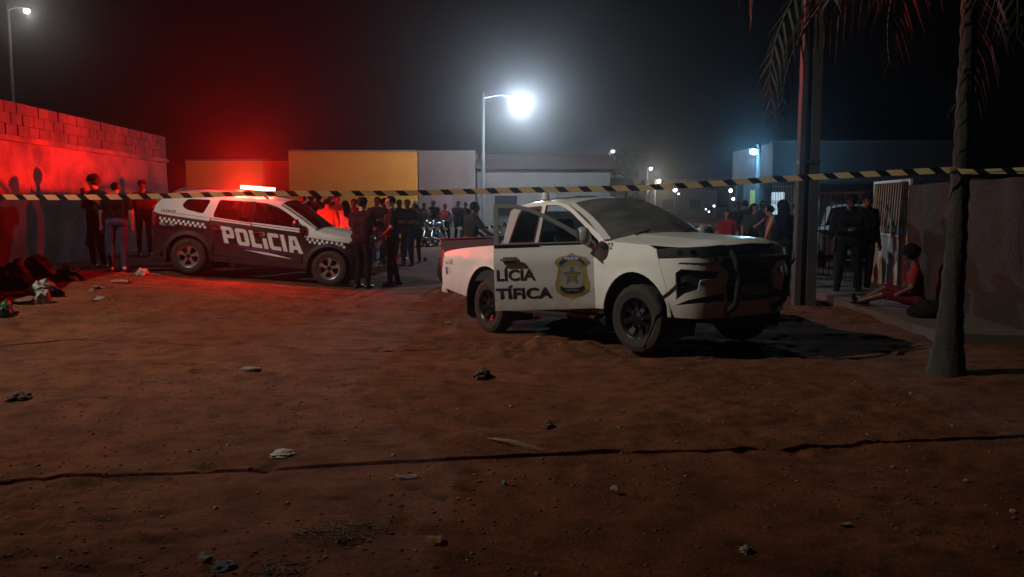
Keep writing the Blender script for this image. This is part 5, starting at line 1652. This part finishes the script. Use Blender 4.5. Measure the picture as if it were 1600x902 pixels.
# ================================================================== barrier tape
tape_y = mat('tape_yellow', (.66, .58, .26), .45)
_nt = tape_y.node_tree; _o = _nt.nodes['Material Output']; _m = _nt.nodes.new('ShaderNodeMixShader'); _t = _nt.nodes.new('ShaderNodeBsdfTranslucent')
_t.inputs[0].default_value = (.66, .58, .26, 1); _m.inputs[0].default_value = .4          # thin plastic lets light through
_nt.links.new(_nt.nodes['Principled BSDF'].outputs[0], _m.inputs[1]); _nt.links.new(_t.outputs[0], _m.inputs[2]); _nt.links.new(_m.outputs[0], _o.inputs[0])
tape_k = mat('tape_black', (.012, .012, .012), .4)
def pix(px, py, Y):
    d = Vector((px - 800, 1323.4 + .0995 * (451 - py), -132.3 + .995 * (451 - py)))
    return Vector((0, 0, CAM_Z)) + d * (Y / d.y)
def tape(name, label, keys, width, period, twist, skew=.45):
    P = [Vector(k) for k in keys]
    dense = []
    for i in range(len(P) - 1):
        a, b, c, d = P[max(i - 1, 0)], P[i], P[i + 1], P[min(i + 2, len(P) - 1)]
        for k in range(40):
            t = k / 40
            dense.append(.5 * ((2 * b) + (c - a) * t + (2 * a - 5 * b + 4 * c - d) * t * t + (3 * b - a - 3 * c + d) * t ** 3))
    dense.append(P[-1])
    s = np.concatenate([[0], np.cumsum([(dense[i + 1] - dense[i]).length for i in range(len(dense) - 1)])])
    arr = np.array([tuple(p) for p in dense])
    at = lambda u: Vector([np.interp(u, s, arr[:, k]) for k in range(3)])
    bm = bmesh.new()
    u = 0; k = 0
    sub = 3
    def row(u):
        f = u / s[-1]; tw = twist(f)
        wv = Vector((0, math.sin(tw), math.cos(tw))) * width / 2
        return [at(u + skew * width * -1 * .5) + wv, at(u + skew * width * .5) - wv]
    prev = [bm.verts.new(p) for p in row(0)]
    half = period / 2
    while u < s[-1] - half:
        half = period * (.60 if k % 2 else .40)
        for j in range(sub):
            cur = [bm.verts.new(p) for p in row(u + half * (j + 1) / sub)]
            f = bm.faces.new((prev[0], cur[0], cur[1], prev[1])); f.material_index = k % 2
            prev = cur
        u += half; k += 1
    o = finish(name, bm, [tape_k, tape_y], None)
    return tag(o, label, 'barrier tape')
def tw1(f):
    return R(3) - R(13.5) * math.exp(-((f - .46) / .13) ** 2) + R(2.5) * math.sin(f * 23) - R(1.5) * math.sin(f * 41)
keys = [pix(-70, 307, 9.35), pix(80, 308.5, 9.25), pix(230, 307, 9.15), pix(380, 303, 9.0), pix(520, 302.5, 8.9), pix(650, 301.5, 8.78), pix(800, 297.5, 8.65), pix(1000, 293.5, 8.45), pix(1130, 286, 8.36), pix(1230, 279, 8.28), pix(1350, 272.5, 8.15), pix(1478, 266, 7.975), pix(1500, 265.4, 7.965)]
tape('barrier_tape', 'yellow and black striped barrier tape stretched across the whole yard', keys, .056, .235, tw1, 1.1)
tape('barrier_tape', 'short end of striped tape running from the palm to the rough wall', [pix(1482, 266, 7.98), pix(1540, 268, 7.9), Vector((5.88, 7.6, 1.95))], .07, .235, lambda f: R(30) + .3 * math.sin(9 * f))
tape('barrier_tape', 'thin distant striped tape across the street behind the officers', [pix(548, 358, 27.0), pix(640, 357.5, 27.2), pix(700, 357.5, 27.4), pix(800, 353, 27.8)], .10, .235, lambda f: R(20) + .4 * math.sin(14 * f))
wood = mat('stake_wood', (.22, .14, .08), .9)
def stake(label, x, y, z):
    bm = bmesh.new(); tube(bm, [(0, 0, -.1), (.01, 0, z)], [.025, .02], 8); o = finish('wooden_stake', bm, wood, None, True); o.location = (x, y, tz(x, y) if y < 30 else 0)
    tag(o, label, 'stake')
stake('thin wooden stake holding the distant tape behind the capped officer', *(lambda p: (p.x, p.y + .03))(pix(548, 358, 27.0)), .86)
stake('thin wooden stake holding the near tape beside the block wall', *(lambda p: (p.x, p.y + .04))(pix(-70, 307, 9.35)), 1.75)
stake('thin wooden stake holding the right end of the distant tape', *(lambda p: (p.x, p.y + .04))(pix(800, 353, 27.8)), .95)

# ================================================================== street lamps
lamp_grey = mat('lamp_grey', (.10, .10, .105), .6, .2)
pole_dark = mat('pole_weathered', (.013, .012, .011), .9, var=(3, (.008, .007, .007), .2))
def street_lamp(label, pos, pole, c, power, strength, size=.16, pole_r=.09, conc_pole=True, soft=.05, aim=None, target=None, name='street_lamp'):
    """pos: where the luminaire hangs, pole: plan position of the pole; aim: spread in degrees for a hooded lamp"""
    x, y, z = pos
    g = gz(*pole) if pole[1] < 60 else 0
    t = thing(name, label, 'street lamp', (pole[0], pole[1], g))
    bm = bmesh.new(); tube(bm, [(0, 0, -.2), (0, 0, z + .35 - g)], [pole_r, pole_r * .7], 12); finish('pole', bm, pole_dark, t, True)
    d = Vector((x - pole[0], y - pole[1], z - g))
    bm = bmesh.new(); tube(bm, [(0, 0, d.z + .1), (d.x * .4, d.y * .4, d.z + .22), (d.x, d.y, d.z + .12)], .028, 8); finish('arm', bm, lamp_grey, t, True)
    bm = bmesh.new(); bmesh.ops.create_uvsphere(bm, u_segments=16, v_segments=8, radius=1)
    for v in bm.verts: v.co = Vector((d.x + v.co.x * size * 1.1, d.y + v.co.y * size * 1.1, d.z + .06 + max(v.co.z, -.2) * size * .5))
    finish('hood', bm, lamp_grey, t, True)
    bm = bmesh.new(); bmesh.ops.create_uvsphere(bm, u_segments=14, v_segments=8, radius=1)
    for v in bm.verts: v.co = Vector((d.x + v.co.x * size * .75, d.y + v.co.y * size * .75, d.z - size * .2 + v.co.z * size * .55))
    finish('lamp_glass', bm, emission('lamp_glow', c, strength), t, True)
    L = bpy.data.lights.new('bulb', 'SPOT' if aim else 'POINT'); L.energy = power; L.color = c; L.shadow_soft_size = soft
    if aim:
        L.spot_size = R(aim); L.spot_blend = 1.0
    lo = link(bpy.data.objects.new('bulb', L)); lo.parent = t; lo.location = (d.x, d.y, d.z - size * .9)
    if target:
        lo.rotation_euler = (Vector(target) - Vector(pos)).to_track_quat('-Z', 'Y').to_euler()
    return t
KEY = (-12.0, 6.8, 11.5)
key_lamp = street_lamp('street lamp on a tall pole behind the block wall lighting the yard', KEY, (-13.2, 6.5), (1.0, .93, .78), KEY_POWER, 25, soft=.02, aim=74, target=(-1.0, 11.6, 0))
street_lamp('dazzling white street lamp above the pale house', pix(815, 156, 36), (-1.22, 36.3), (.72, .87, 1.0), 3900, 400, .2, soft=.1)
street_lamp('bluish white street lamp in front of the corner shop', pix(1178, 236, 26.0), (7.56, 26.35), (.22, .60, 1.0), 300, 160, .14)
street_lamp('warm white street lamp low over the far street', pix(1030, 283, 66), (11.1, 66.4), (1.0, .86, .66), 420, 260, .15)
street_lamp('far small street lamp right of the green tree', pix(1017, 263, 82), (13.0, 82.4), (.9, .94, 1.0), 160, 90, .17)
street_lamp('far small street lamp left of the green tree', pix(958, 236, 84), (9.6, 84.4), (.82, .88, 1.0), 220, 90, .17)
street_lamp('lone high street lamp in the upper left sky', pix(41, 16, 42), (-24.5, 42.5), (1.0, .95, .88), 300, 110, .17)
# strings of small lights far down the street
def bulb(label, px, py, Y, r_, c, s):
    p = pix(px, py, Y)
    t = thing('lamp_post', label, 'lamp post', (p.x, p.y, 0), group='small lamp posts far down the street')
    bm = bmesh.new(); tube(bm, [(0, 0, -.2), (0, 0, p.z - r_)], .05, 6); finish('pole', bm, lamp_grey, t)
    bm = bmesh.new(); bmesh.ops.create_icosphere(bm, subdivisions=2, radius=r_, matrix=Matrix.Translation((0, 0, p.z))); finish('globe', bm, emission('globe_glow', c, s), t, True)
for i, (px, py, Y, r_, lab) in enumerate([
    (1055, 297, 90, .20, 'small white lamp post right below the warm street lamp'), (1060.5, 303, 95, .10, 'small lamp post upper left of the bright pair'),
    (1070, 307, 98, .12, 'upper lamp post of the bright pair beside the windscreen'), (1073, 312, 99, .20, 'lower and larger lamp post of the bright pair'),
    (1142, 298, 70, .14, 'small lamp post above the right crowd'), (1116, 322, 80, .10, 'small lamp post left of the right crowd'),
    (1108, 331, 80, .08, 'tiny low lamp post near the windscreen pillar foot'), (1103, 327, 92, .07, 'tiny lamp post in the far street, left of three'), (1146, 311, 76, .12, 'dim lamp post below the one over the crowd')]):
    bulb(lab, px, py, Y, r_, (.85, .93, 1.0), 14 if r_ > .11 else 7)
# overhead cables
cab_m = mat('cable_black', (.02, .02, .02), .6)
def cable(label, a, b, sag, r_=.012):
    a, b = Vector(a), Vector(b)
    bm = bmesh.new(); tube(bm, [a.lerp(b, k / 24) - Vector((0, 0, sag * 4 * (k / 24) * (1 - k / 24))) for k in range(25)], r_, 6)
    o = finish('overhead_cable', bm, cab_m, None, True); tag(o, label, 'cable')
cable('bundled overhead service cable crossing above the yard in front of the camera', (-13.55, 4.67, 4.55), (8.2, 7.70, 4.55), .06, .024)
cable('overhead power cable at the upper left running to the lone lamp', (-24.5, 42.4, 11.6), (-13.2, 6.5, 11.7), .5, .015)
bm = bmesh.new(); tube(bm, [(0, 0, -.2), (0, 0, 5.4)], [.10, .08], 12); o = finish('wooden_pole', bm, wood, None, True); o.location = (-13.6, 4.65, gz(-13.6, 4.65)); tag(o, 'wooden service pole behind the block wall', 'pole')
bm = bmesh.new(); tube(bm, [(0, 0, -.2), (0, 0, 5.2)], [.10, .08], 12); o = finish('wooden_pole', bm, wood, None, True); o.location = (8.25, 7.71, 0); tag(o, 'wooden service pole behind the rough wall', 'pole')

# ================================================================== far tree
leaf_m = mat('leaf_green', (.07, .12, .035), .6, var=(3, (.12, .15, .05), .25))
tr = thing('leafy_tree', 'round green tree lit by far street lamps', 'tree', (pix(980, 262, 78).x, 78, 0))
bm = bmesh.new(); tube(bm, [(0, 0, -.2), (.05, 0, 1.5), (0, .1, 3.2), (.1, 0, 4.8)], [.18, .14, .11, .05], 10)
for k in range(7):
    a = k * 2.4; z = 2.6 + .3 * k
    tube(bm, [(.0, .05, z), (.6 * math.cos(a), .6 * math.sin(a), z + .6), (1.2 * math.cos(a), 1.2 * math.sin(a), z + .8)], [.06, .04, .015], 6)
finish('trunk', bm, bark, tr, True)
bm = bmesh.new()
clumps = [(Vector((random.gauss(0, .8), random.gauss(0, .8), 5.0 + random.gauss(0, .65))), random.uniform(.4, .75)) for _ in range(26)]
for (c, r_) in clumps:
    for _ in range(150):
        n = Vector((random.gauss(0, 1), random.gauss(0, 1), random.gauss(0, 1))).normalized()
        p = c + n * r_ * random.uniform(.5, 1.05)
        u, v, w = frame_of(n + Vector((random.uniform(-.8, .8), random.uniform(-.8, .8), random.uniform(-.8, .8))))
        s = random.uniform(.05, .11)
        q = [bm.verts.new(p + u * s), bm.verts.new(p + v * s * .45), bm.verts.new(p - u * s), bm.verts.new(p - v * s * .45)]
        bm.faces.new(q)
finish('crown', bm, leaf_m, tr)

# ================================================================== litter and stones
def gp(px, py):
    d = Vector((px - 800, 1323.4 + .0995 * (451 - py), -132.3 + .995 * (451 - py)))
    z = 0
    for _ in range(8):
        t = (CAM_Z - z) / -d.z
        x, y = d.x * t, d.y * t
        z = tz(x, y)
    return x, y, z
plast_w = mat('plastic_white', (.42, .40, .37), .6, var=(9, (.27, .24, .21), .25))
paper = mat('paper_dirty', (.42, .38, .32), .9, var=(8, (.28, .22, .17), .25))
plast_k = mat('plastic_black', (.010, .010, .011), .6, spec=.2)
plast_g = mat('plastic_green', (.012, .07, .02), .45)
card = mat('cardboard', (.26, .18, .11), .9)
leafy = mat('dead_leaf', (.45, .30, .10), .8)
stone_m = mat('stone', (.30, .27, .24), .9, var=(12, (.18, .15, .13), .25))
dark_st = mat('stone_dark', (.085, .05, .035), .95)
straw_m = mat('straw', (.22, .155, .08), .9)
def crumple(name, label, cat, px, py, w, h, tall, m, seed, flat=False, rot=0.0):
    x, y, z = gp(px, py)
    sc_ = y / 1330
    bm = bmesh.new()
    if flat:
        n = 9
        g = [[bm.verts.new((w * sc_ * (i / (n - 1) - .5), h * (j / (n - 1) - .5), 0)) for i in range(n)] for j in range(n)]
        for j in range(n - 1):
            for i in range(n - 1):
                if random.Random(seed * 97 + i * 11 + j).random() < .12 and (i in (0, n - 2) or j in (0, n - 2)): continue
                bm.faces.new((g[j][i], g[j][i + 1], g[j + 1][i + 1], g[j + 1][i]))
        for v in bm.verts:
            v.co.z = .012 + tall * (.5 + 1.2 * float(fbm(np.array([v.co.x * 14 + seed]), np.array([v.co.y * 14]), 3, seed)[0]))
            v.co.x += .10 * w * sc_ * float(vnoise(np.array([v.co.y * 22]), np.array([seed * 1.0]), 3)[0])
        bmesh.ops.solidify(bm, geom=list(bm.faces), thickness=.002)
    else:
        bmesh.ops.create_icosphere(bm, subdivisions=4, radius=1)
        for v in bm.verts:
            n_ = v.co.copy(); q = 1 + .5 * float(fbm(np.array([n_.x * 2.6 + seed]), np.array([n_.y * 2.6 + n_.z * 3.1]), 4, seed)[0])
            v.co = Vector((n_.x * w * sc_ / 2 * q, n_.y * h / 2 * q, max(n_.z * q, -.35) * tall * .75 + tall * .26))
    o = finish(name, bm, m, None, True, 60)
    o.location = (x, y, z - .004); o.rotation_euler = (0, 0, rot)
    return tag(o, label, cat)
L_ = [
    ('plastic_bag', 'knotted white plastic bag lying apart in front of the trash', 'bag', 67, 470, 19, .24, .20, plast_w, 1, False),
    ('plastic_bag', 'large crumpled whitish bag on top of the trash pile', 'bag', 66, 449, 30, .40, .22, plast_w, 2, False),
    ('garbage_bag', 'black garbage bag under the whitish bag', 'garbage bag', 76, 456, 36, .35, .15, plast_k, 3, False),
    ('garbage_bag', 'black garbage bag at the foot of the block wall', 'garbage bag', 20, 438, 46, .5, .40, plast_k, 4, False),
    ('garbage_bag', 'second black garbage bag beside the one at the wall', 'garbage bag', 58, 432, 40, .5, .36, plast_k, 5, False),
    ('garbage_bag', 'small black garbage bag right of the trash pile', 'garbage bag', 108, 438, 38, .4, .22, plast_k, 6, False),
    ('cardboard_sheet', 'flattened brown cardboard at the trash pile edge', 'cardboard', 32, 456, 46, .5, .05, card, 7, True),
    ('plastic_bag', 'green plastic bag at the left picture edge', 'bag', 3, 468, 24, .3, .20, plast_g, 8, False),
    ('food_box', 'small white box standing among the trash', 'box', 98, 433, 9, .14, .14, plast_w, 9, False),
    ('paper_sheet', 'torn white sheet near the feet in blue jeans', 'paper', 190, 442, 26, .35, .05, plast_w, 10, True),
    ('paper_sheet', 'small pale wrapper left of the torn sheet', 'paper', 152, 444, 13, .16, .04, paper, 11, True),
    ('paper_sheet', 'pale wrapper below the small wrapper', 'paper', 146, 456, 14, .16, .04, paper, 12, True),
    ('paper_sheet', 'flat white strip in front of the trash', 'paper', 152, 470, 17, .14, .05, plast_w, 13, True),
    ('paper_sheet', 'tiny white scrap right of the flat strip', 'paper', 170, 466, 7, .1, .04, plast_w, 14, True),
    ('plastic_wrap', 'crumpled clear wrap with a trailing strip behind the rear wheel', 'wrap', 222, 429, 20, .3, .14, plast_w, 15, False),
    ('plastic_strip', 'long pale strip trailing from the wrap', 'wrap', 240, 431, 24, .1, .03, plast_w, 16, True),
    ('paper_scrap', 'dirty paper scrap in the open middle ground', 'paper', 392, 578, 27, .10, .02, paper, 17, True),
    ('paper_scrap', 'crumpled whitish paper near the cable shadow', 'paper', 441, 711, 38, .16, .03, paper, 18, False),
    ('paper_scrap', 'thin white paper strip just below the cable shadow', 'paper', 634, 748, 34, .05, .02, plast_w, 19, True),
    ('dead_leaf', 'yellow dry leaf in the near foreground', 'leaf', 678, 849, 24, .08, .03, leafy, 20, True),
    ('pale_stone', 'pale flat stone in the right foreground', 'stone', 1165, 862, 20, .07, .03, stone_m, 21, False),
    ('dark_clod', 'dark clod of earth left of the pickup shadow', 'clod', 753, 590, 26, .2, .09, dark_st, 22, False),
    ('dark_clod', 'dark round clod in the centre foreground', 'clod', 857, 669, 22, .12, .05, dark_st, 23, False),
    ('dark_clod', 'dark flat clod at the left edge of the yard', 'clod', 30, 624, 34, .22, .06, dark_st, 24, False),
    ('dark_stone', 'dark bluish stone at the bottom edge left of centre', 'stone', 350, 893, 40, .12, .05, mat('stone_blue', (.07, .07, .085), .8), 25, False),
    ('candy_wrapper', 'small teal wrapper below the dry stalk', 'wrapper', 788, 758, 7, .035, .03, mat('teal_plastic', (.15, .4, .33), .5), 26, False),
    ('paper_scrap', 'small pale scrap below the dry stalk, right side', 'paper', 960, 772, 11, .05, .03, plast_w, 27, True),
    ('paper_scrap', 'pale bit of plastic on the churned bank by the pickup', 'wrapper', 842, 531, 13, .06, .03, plast_w, 28, True),
    ('paper_scrap', 'pale bit of plastic left of the pickup rear wheel', 'wrapper', 740, 489, 12, .08, .03, paper, 29, True),
    ('paper_scrap', 'small white scrap further left of the rear wheel', 'wrapper', 699, 505, 8, .07, .03, plast_w, 30, True),
    ('dry_leaf', 'pale curled leaf in the right foreground', 'leaf', 1322, 822, 20, .04, .025, paper, 31, True),
    ('wood_chip', 'small pale wood chip in the right foreground', 'wood chip', 1198, 825, 11, .02, .012, straw_m, 32, False),
    ('paper_scrap', 'faint pale wrapper in the left foreground', 'wrapper', 320, 876, 18, .06, .03, paper, 33, True),
    ('plastic_cup', 'upright white plastic cup on the ground left of the pickup tail', 'cup', 664, 408, 6, .07, .12, plast_w, 34, False),
]
for a in L_:
    crumple(*a[:11], rot=random.uniform(-.3, .3))
# dry stalk and straw
x, y, z = gp(805, 698)
bm = bmesh.new()
for k in range(5):
    dx = random.uniform(-.03, .03)
    tube(bm, [(-.16 + dx, .13, .02), (-.02 + dx, .0 + random.uniform(-.02, .02), .035), (.14 + dx * 2, -.11 + random.uniform(-.03, .03), .01)], [.004, .004, .002], 5)
o = finish('dry_stalk', bm, straw_m, None); o.location = (x, y, z); tag(o, 'dry palm stalk lying on the cable shadow line', 'stalk')
for (px, py, nn, rr, lab) in ((530, 836, 80, .20, 'scattered straw tuft in the left foreground'), (432, 893, 60, .12, 'straw tuft at the bottom picture edge')):
    x, y, z = gp(px, py)
    bm = bmesh.new()
    for k in range(nn):
        a = random.uniform(0, 6.28); r0 = rr * random.random() ** .6
        c = Vector((r0 * math.cos(a) * 1.2, r0 * math.sin(a) * .6, .012 + random.uniform(0, .02)))
        d = Vector((random.gauss(0, 1), random.gauss(0, .6), random.uniform(-.1, .2))).normalized() * random.uniform(.02, .05)
        tube(bm, [c - d, c + d], .0018, 4)
    o = finish('straw_tuft', bm, straw_m, None); o.location = (x, y, z); tag(o, lab, 'straw')
# gravel: nobody could count it
def gravel():
    ico = bmesh.new(); bmesh.ops.create_icosphere(ico, subdivisions=1, radius=1)
    bv = np.array([v.co[:] for v in ico.verts]); bf = np.array([[v.index for v in f.verts] for f in ico.faces]); ico.free()
    N = 900
    y = 2.4 + 13 * rng.random(N) ** 1.4; x = (rng.random(N) - .5) * 1.35 * y
    keep = fbm(x * .5, y * .6, 3, 77) > -.18
    x, y = x[keep], y[keep]; N = len(x)
    z = terrain(x, y)
    r_ = .004 + .013 * rng.random(N) ** 3
    V = bv[None] * (1 + .5 * (rng.random((N, len(bv), 1)) - .5)) * r_[:, None, None] * np.array([1.2, 1, .7])
    V = V + np.stack([x, y, z + r_ * .3], 1)[:, None]
    F = bf[None] + (np.arange(N) * len(bv))[:, None, None]
    me = bpy.data.meshes.new('gravel'); me.from_pydata(V.reshape(-1, 3).tolist(), [], F.reshape(-1, 3).tolist())
    o = mesh_obj('gravel', me, mat('gravel_stone', (.16, .09, .065), .9, var=(4, (.30, .24, .2), .12), coord='Object'))
    o['kind'] = 'stuff'; o['label'] = 'small stones and crumbs scattered over the red earth'
gravel()
def clods():
    ico = bmesh.new(); bmesh.ops.create_icosphere(ico, subdivisions=1, radius=1)
    bv = np.array([v.co[:] for v in ico.verts]); bf = np.array([[v.index for v in f.verts] for f in ico.faces]); ico.free()
    N = 13000
    y = 2.3 + 11 * rng.random(N) ** 1.5; x = (rng.random(N) - .5) * 1.3 * y
    keep = fbm(x * .7 + 4, y * .8, 3, 91) + .16 * rng.random(N) > .17
    x, y = x[keep], y[keep]; N = len(x)
    z = terrain(x, y)
    r_ = .002 + .010 * rng.random(N) ** 4
    V = bv[None] * (1 + .7 * (rng.random((N, len(bv), 1)) - .5)) * r_[:, None, None] * np.array([1.2, 1, .75])
    V = V + np.stack([x, y, z + r_ * .25], 1)[:, None]
    F = bf[None] + (np.arange(N) * len(bv))[:, None, None]
    me = bpy.data.meshes.new('loose_earth'); me.from_pydata(V.reshape(-1, 3).tolist(), [], F.reshape(-1, 3).tolist())
    o = mesh_obj('loose_earth', me, mat('loose_earth', (.19, .08, .044), .95, var=(3, (.13, .055, .032), .2)))
    o['kind'] = 'stuff'; o['label'] = 'crumbled clods of red earth kicked up across the yard'
clods()

# ================================================================== haze added to give the lamps their glare
bm = bmesh.new(); box(bm, -540, 540, -70, 1420, -2.5, 15.0)
hz = finish('haze', bm, None if False else bpy.data.materials.new('haze'), None)
hm = hz.data.materials[0]; hm.use_nodes = True
nt = hm.node_tree; nt.nodes.remove(nt.nodes['Principled BSDF'])
pv = nt.nodes.new('ShaderNodeVolumePrincipled')
pv.inputs['Color'].default_value = (.85, .87, .9, 1); pv.inputs['Density'].default_value = HAZE; pv.inputs['Anisotropy'].default_value = HAZE_G
nt.links.new(pv.outputs[0], nt.nodes['Material Output'].inputs['Volume'])
hz['kind'] = 'stuff'; hz['label'] = 'thin haze added for the lens glare around the lamps'
hz.display_type = 'WIRE'
